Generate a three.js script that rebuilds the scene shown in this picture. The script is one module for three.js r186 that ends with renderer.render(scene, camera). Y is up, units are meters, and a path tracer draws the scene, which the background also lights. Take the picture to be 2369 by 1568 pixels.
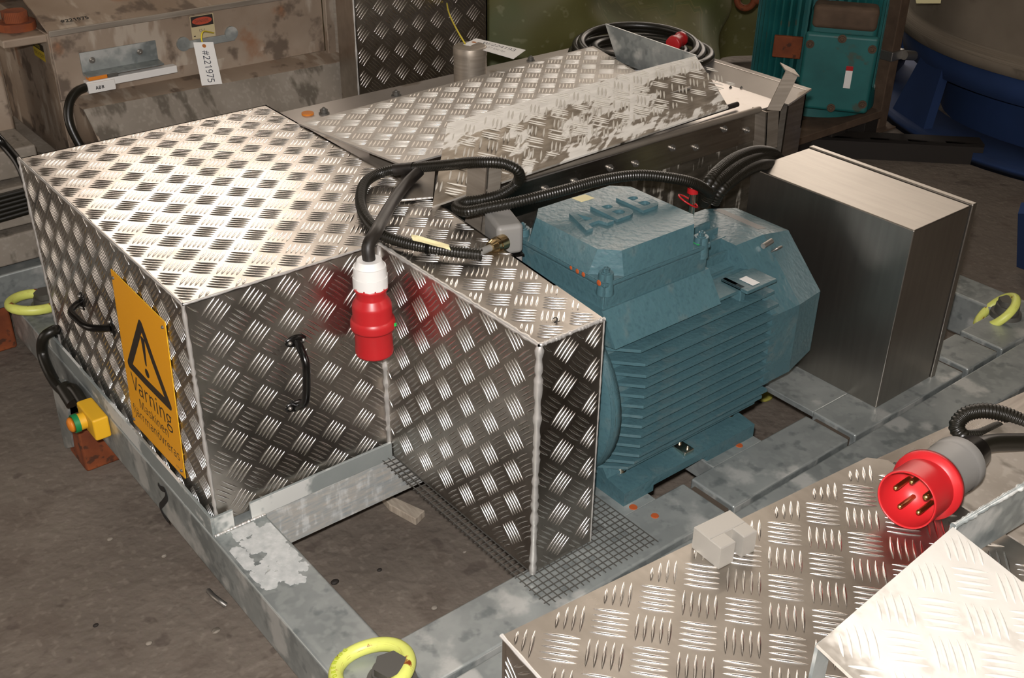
import * as THREE from 'three';
import { RoundedBoxGeometry } from 'three/addons/geometries/RoundedBoxGeometry.js';
import { mergeGeometries } from 'three/addons/utils/BufferGeometryUtils.js';
import { RectAreaLightUniformsLib } from 'three/addons/lights/RectAreaLightUniformsLib.js';
import { FontLoader } from 'three/addons/loaders/FontLoader.js';
import { TextGeometry } from 'three/addons/geometries/TextGeometry.js';

// ---------------------------------------------------------------- camera, light, exposure
const scene = new THREE.Scene();
scene.background = new THREE.Color(0x000000);
const FPX = 2554.7, CW = 2369, CH = 1568;
const camera = new THREE.PerspectiveCamera(2 * Math.atan(CH / 2 / FPX) * 180 / Math.PI, CW / CH, 0.05, 80);
camera.position.set(-0.5703, 1.6183, 1.5855);
camera.rotation.set(-0.5332, -0.6854, 0.0147, 'YXZ');
camera.updateMatrixWorld(true);
scene.add(camera);
const renderer = new THREE.WebGLRenderer({ antialias: true });
renderer.toneMapping = THREE.LinearToneMapping;
renderer.toneMappingExposure = 1.14;
renderer.shadowMap.enabled = true;
RectAreaLightUniformsLib.init();

// flash of the camera the photograph was taken with, a hand above and beside its lens
const flash = new THREE.PointLight(0xfffaf8, 16.5, 0, 2);
flash.position.copy(camera.position).add(new THREE.Vector3(-0.035, 0.085, 0.0));
flash.castShadow = true; flash.shadow.radius = 0.9;
scene.add(flash);

const WINDOWS = [ // high daylit windows and doors of the hall: centre, width, height, facing, radiance
  { c: [3.35, 4.05, -7.96], w: 2.5, h: 2.6, f: [0, 0, 1], L: 6.2 },
  { c: [6.85, 3.3, -7.96], w: 2.7, h: 1.7, f: [0, 0, 1], L: 6.0 },
  { c: [9.7, 5.0, -7.96], w: 2.4, h: 4.0, f: [0, 0, 1], L: 5.5 },
  { c: [10.96, 4.2, -3.9], w: 6.6, h: 2.9, f: [-1, 0, 0], L: 4.2 },
  { c: [-2.0, 3.9, 6.96], w: 4.5, h: 3.2, f: [0, 0, -1], L: 1.2 },
  { c: [-4.96, 1.9, -3.2], w: 4.4, h: 2.8, f: [1, 0, 0], L: 1.3 },
  { c: [4.0, 7.46, -2.6], w: 4.6, h: 3.0, f: [0, -1, 0], L: 0.3 },
];
for (const w of WINDOWS) {
  const l = new THREE.RectAreaLight(0xffefe0, w.L, w.w, w.h);
  const c = new THREE.Vector3(...w.c), f = new THREE.Vector3(...w.f);
  l.position.copy(c).addScaledVector(f, 0.03);
  if (f.y) l.rotation.x = -Math.PI / 2; else l.lookAt(l.position.clone().add(f));
  scene.add(l);
  w.light = l;
}
const LAMPS = [[1.2, 5.4, -3.4], [4.8, 5.4, -3.0], [1.6, 5.4, 2.4]]; // strip lamps under the roof
for (const p of LAMPS) {
  const l = new THREE.RectAreaLight(0xfff0dc, 3, 2.4, 0.5);
  l.position.set(p[0], p[1] - 0.08, p[2]);
  l.rotation.x = -Math.PI / 2;
  scene.add(l);
}

// ---------------------------------------------------------------- helpers
const V = (x, y, z) => new THREE.Vector3(x, y, z);
function on(axis, val, u, v) { // where the sight line of a photo pixel meets a plane of the place
  const d = V((u - CW / 2) / FPX, -(v - CH / 2) / FPX, -1).applyQuaternion(camera.quaternion);
  const k = (val - camera.position[axis]) / d[axis];
  return camera.position.clone().addScaledVector(d, k);
}
const ox = (x, u, v) => on('x', x, u, v), oy = (y, u, v) => on('y', y, u, v), oz = (z, u, v) => on('z', z, u, v);
let seed = 7;
const rnd = () => { seed = (seed * 1664525 + 1013904223) >>> 0; return seed / 4294967296; };
const rr = (a, b) => a + (b - a) * rnd();
const clamp = (x, a = 0, b = 1) => Math.min(b, Math.max(a, x));
const lerp = (a, b, t) => a + (b - a) * t;
const sm = (a, b, x) => { const t = clamp((x - a) / (b - a)); return t * t * (3 - 2 * t); };

const HN = new Float32Array(65536);
{ let s = 12345; for (let i = 0; i < 65536; i++) { s = (s * 1664525 + 1013904223) >>> 0; HN[i] = s / 4294967296; } }
function vnoise(x, y, per, k = 0) {
  const xi = Math.floor(x), yi = Math.floor(y), fx = x - xi, fy = y - yi;
  const m = (a) => ((a % per) + per) % per;
  const h = (a, b) => HN[(m(a) * 157 + m(b) * 7919 + k * 3571) & 65535];
  const ux = fx * fx * (3 - 2 * fx), uy = fy * fy * (3 - 2 * fy);
  return lerp(lerp(h(xi, yi), h(xi + 1, yi), ux), lerp(h(xi, yi + 1), h(xi + 1, yi + 1), ux), uy);
}
function fbm(u, v, per, oct = 5, k = 0) { // u, v in 0..1, tiles
  let a = 0, w = 0.5, n = 0, p = per;
  for (let i = 0; i < oct; i++) { a += w * vnoise(u * p, v * p, p, k + i); n += w; w *= 0.5; p *= 2; }
  return a / n;
}
function tex(size, fn, srgb = true, rep = 1) {
  const [w, h] = Array.isArray(size) ? size : [size, size];
  const d = new Uint8Array(w * h * 4);
  for (let j = 0; j < h; j++) for (let i = 0; i < w; i++) {
    const c = fn((i + 0.5) / w, (j + 0.5) / h), o = (j * w + i) * 4;
    for (let q = 0; q < 3; q++) d[o + q] = clamp(c[q]) * 255;
    d[o + 3] = 255;
  }
  const t = new THREE.DataTexture(d, w, h);
  t.wrapS = t.wrapT = THREE.RepeatWrapping; t.magFilter = THREE.LinearFilter; t.minFilter = THREE.LinearMipmapLinearFilter; t.generateMipmaps = true;
  if (srgb) t.colorSpace = THREE.SRGBColorSpace;
  t.repeat.set(rep, rep); t.needsUpdate = true;
  return t;
}
function canvasTex(w, h, draw) {
  const c = document.createElement('canvas'); c.width = w; c.height = h;
  const g = c.getContext('2d'); draw(g, w, h);
  const t = new THREE.CanvasTexture(c); t.colorSpace = THREE.SRGBColorSpace;
  return t;
}
const mix3 = (a, b, t) => [lerp(a[0], b[0], t), lerp(a[1], b[1], t), lerp(a[2], b[2], t)];
const hex = (n) => [(n >> 16 & 255) / 255, (n >> 8 & 255) / 255, (n & 255) / 255];
const std = (o) => new THREE.MeshStandardMaterial(o);

// ---------------------------------------------------------------- materials
const noiseRough = tex(512, (u, v) => { const n = fbm(u, v, 6, 6, 3); return [1, lerp(0.72, 1.25, n) * 0.8, 1]; }, false, 2.2);
const alMap = tex(1024, (u, v) => {
  const n = fbm(u, v, 5, 6, 1), g = fbm(u, v, 34, 3, 9), s = fbm(u, v * 0.06, 96, 2, 5);
  const t = clamp(0.62 + (n - 0.5) * 0.55 + (g - 0.5) * 0.18 + (s - 0.5) * 0.12);
  return mix3(hex(0x80786f), hex(0xd2cdc6), t);
}, true, 1.6);
const M = {};
M.tread = std({ color: 0xffffff, map: alMap, metalness: 1, roughness: 0.4, roughnessMap: noiseRough });
M.bar = std({ color: 0xe9e6e2, metalness: 1, roughness: 0.2 });
M.barDull = std({ color: 0xd2cdc4, metalness: 0.75, roughness: 0.5 });
M.barCrust = std({ color: 0xc9c4b9, metalness: 0.2, roughness: 0.75 });
M.alu = std({ color: 0xa39f97, metalness: 0.55, roughness: 0.5 });
M.treadDust = std({ color: 0xffffff, map: alMap, metalness: 0.62, roughness: 0.5 });
M.weld = std({ color: 0xd2cfca, metalness: 0.7, roughness: 0.42 });
const galvMap = tex(1024, (u, v) => {
  const n = fbm(u, v, 4, 6, 11), c = fbm(u, v, 40, 2, 13), w = fbm(u, v, 7, 6, 17);
  let col = mix3(hex(0x727877), hex(0xb0b4b1), clamp(n * 1.3 - 0.15));
  col = mix3(col, hex(0xa3a8a5), sm(0.42, 0.7, c) * 0.5);
  col = mix3(col, hex(0x666d6d), sm(0.6, 0.8, fbm(u, v, 22, 4, 261)) * 0.5);
  col = mix3(col, hex(0xcfcfca), sm(0.58, 0.72, w) * 0.75);
  return col;
}, true, 1.7);
M.galv = std({ color: 0xffffff, map: galvMap, metalness: 0.45, roughness: 0.52, roughnessMap: noiseRough });
const galvWhite = tex(1024, (u, v) => {
  const n = fbm(u, v, 4, 6, 21), w = fbm(u, v, 6, 7, 27), f = fbm(u, v, 50, 2, 3);
  let col = mix3(hex(0x767d7b), hex(0x9ca09d), n);
  return mix3(col, hex(0xd4d4cf), sm(0.44, 0.6, w * 0.8 + f * 0.2) * 0.85);
}, true, 1.9);
M.galvCrust = std({ color: 0xffffff, map: galvWhite, metalness: 0.25, roughness: 0.7 });
const steelMap = tex(512, (u, v) => {
  const n = fbm(u, v, 4, 6, 31), b = fbm(u * 0.05, v, 160, 2, 33);
  return mix3(hex(0x9b948c), hex(0xd9d4cd), clamp(n * 0.9 + (b - 0.5) * 0.5 + 0.05));
}, true, 1.2);
M.stainless = std({ color: 0xffffff, map: steelMap, metalness: 1, roughness: 0.34, roughnessMap: noiseRough });
M.stainlessDull = std({ color: 0xd6d0c7, map: steelMap, metalness: 0.6, roughness: 0.48 });
M.cabinet = std({ color: 0xffffff, map: tex(512, (u, v) => { const n = fbm(u, v, 4, 5, 231), b = fbm(u, v * 0.08, 120, 2, 233); return mix3(hex(0x918c84), hex(0xb2aca4), clamp(n * 0.8 + (b - 0.5) * 0.3 + 0.1)); }, true, 1.1), metalness: 1, roughness: 0.38 });
M.top = std({ color: 0xffffff, map: tex(512, (u, v) => {
  const n = fbm(u, v, 4, 6, 41), w = fbm(u, v, 9, 6, 45);
  return mix3(mix3(hex(0xa8a19a), hex(0xcdc7c1), n), hex(0x857868), sm(0.66, 0.78, w) * 0.6);
}, true, 1.3), metalness: 0.8, roughness: 0.4 });
const dirtMap = tex(1024, (u, v) => {
  const n = fbm(u, v, 4, 6, 51), r = fbm(u, v, 6, 6, 55), d = fbm(u, v, 12, 5, 57), w = fbm(u * 1, v * 0.35, 14, 5, 59);
  let c = mix3(hex(0x7d6a58), hex(0xb3a595), n);
  c = mix3(c, hex(0x8a4a26), sm(0.62, 0.8, r) * 0.5);
  c = mix3(c, hex(0x4e4239), sm(0.6, 0.75, d) * 0.6);
  return mix3(c, hex(0xc9c0b2), sm(0.62, 0.74, w) * 0.5);
}, true, 1.5);
M.dirty = std({ color: 0xffffff, map: dirtMap, metalness: 0.35, roughness: 0.55 });
const dustMap = tex(512, (u, v) => {
  const n = fbm(u, v, 5, 6, 61), d = fbm(u, v * 0.5, 18, 6, 67), g = fbm(u, v, 70, 2, 63);
  let c = mix3(hex(0x736a5e), hex(0x9d958a), n);
  c = mix3(c, hex(0x50493f), sm(0.58, 0.74, d) * 0.7);
  return mix3(c, hex(0xb9b3a8), sm(0.55, 0.8, g) * 0.2);
}, true, 1.6);
M.dusty = std({ color: 0xffffff, map: dustMap, metalness: 0.15, roughness: 0.8 });
const rustMap = tex(512, (u, v) => {
  const n = fbm(u, v, 5, 6, 71), k = fbm(u, v, 14, 4, 73);
  return mix3(mix3(hex(0x5a2a14), hex(0xa0552a), n), hex(0x3a2418), sm(0.6, 0.75, k) * 0.7);
}, true, 4);
M.rust = std({ color: 0xffffff, map: rustMap, metalness: 0.1, roughness: 0.8 });
const motorMap = tex(512, (u, v) => {
  const n = fbm(u, v, 6, 6, 81), d = fbm(u, v, 10, 5, 83), s = fbm(u, v, 90, 2, 85);
  let c = mix3(hex(0x3d5a61), hex(0x4a696f), n);
  c = mix3(c, hex(0x626d6c), sm(0.6, 0.76, d) * 0.45);
  return mix3(c, hex(0x38525a), sm(0.62, 0.8, s) * 0.4);
}, true, 2.2);
const castBump = tex(512, (u, v) => { const n = fbm(u, v, 40, 3, 87); return [n, n, n]; }, false, 3);
M.motor = std({ color: 0xffffff, map: motorMap, metalness: 0.0, roughness: 0.37, bumpMap: castBump, bumpScale: 0.0008 });
M.red = std({ color: 0xa91c20, roughness: 0.38 });
M.redDeep = std({ color: 0xb01218, roughness: 0.45 });
M.white = std({ color: 0xd8d6d2, roughness: 0.45 });
M.greyPl = std({ color: 0x7d7b77, roughness: 0.5 });
M.rubber = std({ color: 0x17150f, roughness: 0.36 });
M.cable = std({ color: 0x221d18, roughness: 0.5, map: tex(256, (u, v) => mix3(hex(0x8a8074), hex(0xffffff), sm(0.3, 0.62, fbm(u, v, 6, 5, 91))), true, 5) });
M.blackPaint = std({ color: 0x0b0a09, roughness: 0.22 });
M.blackMark = std({ color: 0x121110, roughness: 0.7 });
M.lime = std({ color: 0xffffff, roughness: 0.42, map: tex(256, (u, v) => mix3(hex(0xcdd26a), hex(0x7a3a12), sm(0.63, 0.69, fbm(u, v, 6, 5, 95))), true, 9) });
M.bolt = std({ color: 0x9a9690, metalness: 0.85, roughness: 0.4 });
M.boltBright = std({ color: 0xe0d8c8, metalness: 1, roughness: 0.22 });
M.boltDark = std({ color: 0x66645f, metalness: 0.6, roughness: 0.55 });
M.brass = std({ color: 0xb8a27a, metalness: 1, roughness: 0.25 });
M.brassPin = std({ color: 0xa58a55, metalness: 1, roughness: 0.35 });
M.yellowBox = std({ color: 0xdba820, roughness: 0.5 });
M.green = std({ color: 0x0e7a43, roughness: 0.5 });
M.greenTag = std({ color: 0x1fb04a, roughness: 0.6 });
M.tape = std({ color: 0xd9cfa0, roughness: 0.7 });
M.paper = std({ color: 0xe6e4e0, roughness: 0.8 });
M.string = std({ color: 0xd8c432, roughness: 0.6 });
M.orange = std({ color: 0xd07a1c, roughness: 0.5 });
M.rustSpot = std({ color: 0xa24a1a, roughness: 0.9 });
M.wood = std({ color: 0xffffff, roughness: 0.85, map: tex(512, (u, v) => mix3(hex(0x8f8273), hex(0xc2b6a4), fbm(u, v * 0.15, 60, 3, 97)), true, 3) });
M.teal = std({ color: 0xffffff, roughness: 0.5, map: tex(512, (u, v) => { const n = fbm(u, v, 6, 5, 101), d = fbm(u, v, 9, 5, 103); return mix3(mix3(hex(0x155453), hex(0x216b69), n), hex(0x4d4a3d), sm(0.62, 0.76, d) * 0.7); }, true, 2.5) });
M.tealRust = std({ color: 0xffffff, roughness: 0.85, map: tex(256, (u, v) => mix3(hex(0x453629), hex(0x6b5746), fbm(u, v, 8, 5, 251)), true, 3) });
M.blue = std({ color: 0xffffff, roughness: 0.85, map: tex(512, (u, v) => mix3(hex(0x142b50), hex(0x1c3663), fbm(u, v, 6, 5, 105)), true, 1.2) });
M.concrete = std({ color: 0xffffff, roughness: 0.9, map: tex(512, (u, v) => { const n = fbm(u, v, 5, 6, 111), c = fbm(u, v, 11, 5, 113); return mix3(mix3(hex(0x5f5548), hex(0x877c6d), n), hex(0x4a4238), sm(0.62, 0.76, c) * 0.6); }, true, 0.9) });
M.tarp = std({ color: 0xffffff, roughness: 0.62, map: tex(512, (u, v) => { const n = fbm(u, v, 4, 6, 121), s = fbm(u, v, 40, 3, 123), g = fbm(u, v, 3, 4, 127); let c = mix3(hex(0x514f2b), hex(0x76733f), n); c = mix3(c, hex(0x4d5a2c), sm(0.5, 0.7, g) * 0.6); return mix3(c, hex(0x8d8a6d), sm(0.68, 0.78, s) * 0.5); }, true, 0.8) });
M.darkSteel = std({ color: 0x2b2622, metalness: 0.3, roughness: 0.7 });
M.groove = std({ color: 0x4a4036, roughness: 0.85, metalness: 0.1 });
M.wall = std({ color: 0x5d574f, roughness: 0.95 });
M.roof = std({ color: 0x6a645b, roughness: 0.95 });
const floorMap = tex(1024, (u, v) => {
  const n = fbm(u, v, 5, 6, 131), m = fbm(u, v, 18, 6, 133), f = fbm(u, v, 130, 2, 135), d = fbm(u, v, 30, 4, 137);
  let c = mix3(hex(0x5f564d), hex(0x776d62), clamp((n - 0.5) * 1.5 + 0.5));
  c = mix3(c, hex(0x564b42), sm(0.55, 0.75, m) * 0.45);
  c = mix3(c, hex(0x9b9184), sm(0.66, 0.8, f) * 0.2);
  c = mix3(c, hex(0x453b35), sm(0.72, 0.8, d) * 0.45);
  return c;
}, true, 0.62);
const floorBump = tex(1024, (u, v) => { const n = fbm(u, v, 60, 4, 139); return [n, n, n]; }, false, 0.8);
M.floor = std({ color: 0xffffff, map: floorMap, bumpMap: floorBump, bumpScale: 0.004, roughness: 0.85 });

// white crust on sheet metal: dried material with ragged outlines, bare metal between
function crustMaps(size, maskFn, white = 0xf0ece3, bare = 0x857c70, metal = 0.95) {
  const [w, h] = size, col = [], mr = [];
  const mask = new Float32Array(w * h);
  for (let j = 0; j < h; j++) for (let i = 0; i < w; i++) mask[j * w + i] = clamp(maskFn((i + 0.5) / w, (j + 0.5) / h));
  const at = (u, v) => mask[Math.min(h - 1, Math.floor(v * h)) * w + Math.min(w - 1, Math.floor(u * w))];
  const c = tex(size, (u, v) => { const m = at(u, v), n = fbm(u, v, 24, 4, 141); return mix3(mix3(hex(bare), hex(0xb8b0a4), n), mix3(mix3(hex(bare), hex(white), 0.6), hex(white), n * 0.7 + 0.3), m); });
  const r = tex(size, (u, v) => { const m = at(u, v); return [0, lerp(0.42, 0.9, m), lerp(metal, 0.0, m)]; }, false);
  return { map: c, roughnessMap: r, metalnessMap: r, metalness: 1, roughness: 1 };
}
M.flap = std(crustMaps([1024, 512], (u, v) => { // v = 0 at the upper edge
  const n = fbm(u, v, 9, 6, 151), s = fbm(u + v * 0.25, v * 0.12, 64, 3, 153), q = fbm(u, v, 26, 4, 155);
  let m = 0.56 + (n - 0.5) * 1.5 + (s - 0.5) * 0.9 + (q - 0.5) * 0.7;
  m += 0.55 * sm(0.34, 0.08, v);
  m -= 0.95 * sm(0.17, 0.07, Math.hypot((u - 0.89) * 1.0, (v - 0.55) * 0.42));
  m -= 0.8 * sm(0.3, 0.1, u) * sm(0.3, 0.5, v) ;
  m -= 0.55 * sm(0.07, 0.03, Math.abs(u - 0.335)) * sm(0.2, 0.35, v);
  return sm(0.3, 0.56, m);
}));
M.whiteSheet = std(crustMaps([512, 512], (u, v) => { const n = fbm(u, v, 7, 6, 161), q = fbm(u, v, 40, 3, 163); return lerp(0.72, 1, sm(0.12, 0.42, n + (q - 0.5) * 0.5)) * lerp(0.25, 1, sm(0.02, 0.16, u + v * 0.05 + (q - 0.5) * 0.1)); }, 0xb4b0a8, 0x9a9388));
M.drip = std(crustMaps([1024, 512], (u, v) => { const s = fbm(u, v * 0.03, 90, 3, 171), n = fbm(u, v, 14, 5, 173); return sm(0.6, 0.72, s * 0.75 + n * 0.3 + 0.06 * sm(0.3, 0.0, v)) * 0.8; }, 0xb9b3a6, 0x635f57));
M.crossFace = std(crustMaps([1024, 256], (u, v) => { const s = fbm(u, v * 0.05, 60, 3, 181), n = fbm(u, v, 14, 5, 183); return sm(0.5, 0.74, s * 0.62 + n * 0.38) * 0.6; }, 0xd0d2d0, 0x8f989b, 0.12));

// ---------------------------------------------------------------- building blocks
const taken = {};
function numbered(n) { if (!(n in taken)) { taken[n] = 0; return n; } taken[n]++; return n + '_' + String(taken[n]).padStart(3, '0'); }
const THINGS = [];
function thing(name, label, category, group) {
  const g = new THREE.Group(); g.name = numbered(name); g.userData = { label, category };
  if (group) g.userData.group = group;
  scene.add(g); THINGS.push(g); return g;
}
function uvm(geo) { // texture coordinates in metres, along the axes a face lies in
  if (geo.userData.keepUV) return geo;
  const p = geo.attributes.position, n = geo.attributes.normal, uv = new Float32Array(p.count * 2);
  for (let i = 0; i < p.count; i++) {
    const ax = Math.abs(n.getX(i)), ay = Math.abs(n.getY(i)), az = Math.abs(n.getZ(i));
    if (ay >= ax && ay >= az) { uv[2 * i] = p.getX(i); uv[2 * i + 1] = p.getZ(i); }
    else if (ax >= az) { uv[2 * i] = p.getZ(i); uv[2 * i + 1] = p.getY(i); }
    else { uv[2 * i] = p.getX(i); uv[2 * i + 1] = p.getY(i); }
  }
  geo.setAttribute('uv', new THREE.BufferAttribute(uv, 2));
  return geo;
}
function part(parent, name, geo, mat, label) {
  const m = new THREE.Mesh(uvm(geo), mat); m.name = name; m.castShadow = m.receiveShadow = true;
  if (label) m.userData.label = label;
  parent.add(m); return m;
}
function structure(name, geo, mat) { const m = part(scene, name, geo, mat); m.userData.kind = 'structure'; return m; }
function clean(g) { const o = g.index ? g.toNonIndexed() : g; for (const k of Object.keys(o.attributes)) if (!['position', 'normal'].includes(k)) o.deleteAttribute(k); return o; }
const join = (...gs) => mergeGeometries(gs.flat().map(clean));
function bx(x0, x1, y0, y1, z0, z1, r = 0.003) {
  const w = x1 - x0, h = y1 - y0, d = z1 - z0, q = Math.min(r, w / 2.2, h / 2.2, d / 2.2);
  const g = r > 0 ? new RoundedBoxGeometry(w, h, d, 2, q) : new THREE.BoxGeometry(w, h, d);
  return g.translate((x0 + x1) / 2, (y0 + y1) / 2, (z0 + z1) / 2);
}
function slab(pts, t, hint, bevel = 0) { // a flat sheet: outline on its outer face, thickness behind it
  const n = V(0, 0, 0), c = V(0, 0, 0);
  pts.forEach((p, i) => { const q = pts[(i + 1) % pts.length]; n.x += (p.y - q.y) * (p.z + q.z); n.y += (p.z - q.z) * (p.x + q.x); n.z += (p.x - q.x) * (p.y + q.y); c.add(p); });
  n.normalize(); c.multiplyScalar(1 / pts.length);
  if (hint && n.dot(hint) < 0) n.negate();
  const a = pts[1].clone().sub(pts[0]); a.addScaledVector(n, -a.dot(n)).normalize();
  const b = n.clone().cross(a);
  const s = new THREE.Shape(pts.map((p) => { const d = p.clone().sub(c); return new THREE.Vector2(d.dot(a), d.dot(b)); }));
  const g = new THREE.ExtrudeGeometry(s, bevel ? { depth: t - 2 * bevel, bevelEnabled: true, bevelSize: bevel, bevelOffset: -bevel, bevelThickness: bevel, bevelSegments: 2 } : { depth: t, bevelEnabled: false });
  g.translate(0, 0, bevel ? -t + bevel : -t);
  g.applyMatrix4(new THREE.Matrix4().makeBasis(a, b, n).setPosition(c));
  return g;
}
function patch(p00, p10, p11, p01, t, hint, nu = 24, nv = 10, bump = 0) { // a slightly bent sheet with thickness; uv 0..1 across it
  const pos = [], uv = [], idx = [];
  const n = p10.clone().sub(p00).cross(p01.clone().sub(p00)).normalize(); if (n.dot(hint) < 0) n.negate();
  for (let k = 0; k < 2; k++) for (let j = 0; j <= nv; j++) for (let i = 0; i <= nu; i++) {
    const u = i / nu, v = j / nv;
    const p = p00.clone().multiplyScalar((1 - u) * (1 - v)).addScaledVector(p10, u * (1 - v)).addScaledVector(p11, u * v).addScaledVector(p01, (1 - u) * v);
    p.addScaledVector(n, (k ? -t : 0) + bump * (vnoise(u * 5 + 3, v * 3 + 1, 64, 5) - 0.5));
    pos.push(p.x, p.y, p.z); uv.push(u, v);
  }
  const W = nu + 1, N = W * (nv + 1), flip = p10.clone().sub(p00).cross(p01.clone().sub(p00)).dot(n) < 0;
  const tri = (a, b, c) => (flip ? idx.push(a, c, b) : idx.push(a, b, c));
  for (let j = 0; j < nv; j++) for (let i = 0; i < nu; i++) {
    const a = j * W + i, b = a + 1, c = a + W + 1, d = a + W;
    tri(a, b, c); tri(a, c, d); tri(N + a, N + c, N + b); tri(N + a, N + d, N + c);
  }
  const side = (a, b) => { tri(a, N + a, N + b); tri(a, N + b, b); };
  for (let i = 0; i < nu; i++) { side(i, i + 1); side(nv * W + i + 1, nv * W + i); }
  for (let j = 0; j < nv; j++) { side((j + 1) * W, j * W); side(j * W + nu, (j + 1) * W + nu); }
  let g = new THREE.BufferGeometry();
  g.setAttribute('position', new THREE.Float32BufferAttribute(pos, 3)); g.setAttribute('uv', new THREE.Float32BufferAttribute(uv, 2)); g.setIndex(idx);
  g = g.toNonIndexed(); g.computeVertexNormals(); g.userData.keepUV = true; return g;
}
function tube(pts, r, seg = 0, rad = 10, closed = false) {
  const c = new THREE.CatmullRomCurve3(pts, closed, 'centripetal');
  return new THREE.TubeGeometry(c, seg || Math.max(8, pts.length * 8), r, rad, closed);
}
function hose(pts, r, pitch = 0.0052, rad = 12, amp = 0.1, from = 0, to = 1) { // corrugated conduit
  const c = new THREE.CatmullRomCurve3(pts, false, 'centripetal'), len = c.getLength() * (to - from), n = Math.ceil(len / pitch) * 4;
  c.arcLengthDivisions = 600; c.updateArcLengths();
  const pos = [], idx = [], prof = [1, 1, 1 - amp, 1 - amp];
  let N = null, T0 = null;
  for (let i = 0; i <= n; i++) {
    const u = from + (to - from) * i / n, p = c.getPointAt(u), T = c.getTangentAt(u);
    if (!N) { N = V(0, 1, 0); if (Math.abs(T.y) > 0.9) N.set(1, 0, 0); }
    N.addScaledVector(T, -N.dot(T)).normalize();
    const B = T.clone().cross(N), R = r * prof[i % 4];
    for (let k = 0; k < rad; k++) { const a = k / rad * Math.PI * 2; const q = p.clone().addScaledVector(N, Math.cos(a) * R).addScaledVector(B, Math.sin(a) * R); pos.push(q.x, q.y, q.z); }
  }
  for (let i = 0; i < n; i++) for (let k = 0; k < rad; k++) { const a = i * rad + k, b = i * rad + (k + 1) % rad; idx.push(a, b, b + rad, a, b + rad, a + rad); }
  const g = new THREE.BufferGeometry(); g.setAttribute('position', new THREE.Float32BufferAttribute(pos, 3)); g.setIndex(idx); g.computeVertexNormals();
  return g;
}
function along(g, p, dir) { // stand a y-up geometry at p along dir
  return g.applyQuaternion(new THREE.Quaternion().setFromUnitVectors(V(0, 1, 0), dir.clone().normalize())).translate(p.x, p.y, p.z);
}
function cyl(p0, p1, r0, r1 = r0, n = 20, open = false) {
  const d = p1.clone().sub(p0), g = new THREE.CylinderGeometry(r1, r0, d.length(), n, 1, open);
  return along(g, p0.clone().add(p1).multiplyScalar(0.5), d);
}
function lathe(prof, p, dir, n = 36) { return along(new THREE.LatheGeometry(prof.map(([r, y]) => new THREE.Vector2(Math.max(r, 0.00001), y)), n), p, dir); }
function prism(sides, r, h, p, dir, twist = 0) { return along(new THREE.CylinderGeometry(r, r, h, sides).rotateY(twist).translate(0, h / 2, 0), p, dir); }
function hexBolt(p, dir, s) { // washer, hexagon head and rounded end in one piece
  const d = dir.clone().normalize();
  return join(cyl(p, p.clone().addScaledVector(d, s * 0.25), s * 1.15), along(new THREE.CylinderGeometry(s * 0.85, s * 0.85, s * 0.8, 6).translate(0, s * 0.6, 0), p, d), along(new THREE.SphereGeometry(s * 0.5, 10, 6, 0, 6.283, 0, 1.57).translate(0, s, 0), p, d));
}
function stroke(pts, normal, w) { // paint stroke lying on a surface
  const c = new THREE.CatmullRomCurve3(pts), n = 40, pos = [], idx = [];
  for (let i = 0; i <= n; i++) {
    const p = c.getPoint(i / n), t = c.getTangent(i / n), s = t.cross(normal).normalize(), k = w / 2 * (i === 0 || i === n ? 0.6 : 1);
    for (const e of [-1, 1]) { const q = p.clone().addScaledVector(s, e * k).addScaledVector(normal, 0.0008); pos.push(q.x, q.y, q.z); }
  }
  for (let i = 0; i < n; i++) { const a = 2 * i; idx.push(a, a + 1, a + 3, a, a + 3, a + 2); }
  const g = new THREE.BufferGeometry(); g.setAttribute('position', new THREE.Float32BufferAttribute(pos, 3)); g.setIndex(idx); g.computeVertexNormals(); return g;
}
function quadUV(p00, p10, p11, p01, off, normal) { // printed sheet: corners in order lower-left, lower-right, upper-right, upper-left
  const P = [p00, p10, p11, p01].map((p) => p.clone().addScaledVector(normal, off));
  const g = new THREE.BufferGeometry();
  g.setAttribute('position', new THREE.Float32BufferAttribute(P.flatMap((p) => [p.x, p.y, p.z]), 3));
  g.setAttribute('normal', new THREE.Float32BufferAttribute([0, 1, 2, 3].flatMap(() => [normal.x, normal.y, normal.z]), 3));
  g.setAttribute('uv', new THREE.Float32BufferAttribute([0, 0, 1, 0, 1, 1, 0, 1], 2)); g.setIndex([0, 1, 2, 0, 2, 3]); g.userData.keepUV = true; return g;
}
function bead(p0, p1, r = 0.0035, n = 60) { // weld bead: a lumpy rod along a seam
  const d = p1.clone().sub(p0), pos = [], idx = [], rad = 7, T = d.clone().normalize();
  const N = Math.abs(T.y) > 0.8 ? V(1, 0, 0) : V(0, 1, 0); N.addScaledVector(T, -N.dot(T)).normalize(); const B = T.clone().cross(N);
  for (let i = 0; i <= n; i++) { const p = p0.clone().addScaledVector(d, i / n), R = r * rr(0.7, 1.35); for (let k = 0; k < rad; k++) { const a = k / rad * 6.2832; const q = p.clone().addScaledVector(N, Math.cos(a) * R).addScaledVector(B, Math.sin(a) * R); pos.push(q.x, q.y, q.z); } }
  for (let i = 0; i < n; i++) for (let k = 0; k < rad; k++) { const a = i * rad + k, b = i * rad + (k + 1) % rad; idx.push(a, b, b + rad, a, b + rad, a + rad); }
  const g = new THREE.BufferGeometry(); g.setAttribute('position', new THREE.Float32BufferAttribute(pos, 3)); g.setIndex(idx); g.computeVertexNormals(); return g;
}

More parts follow.
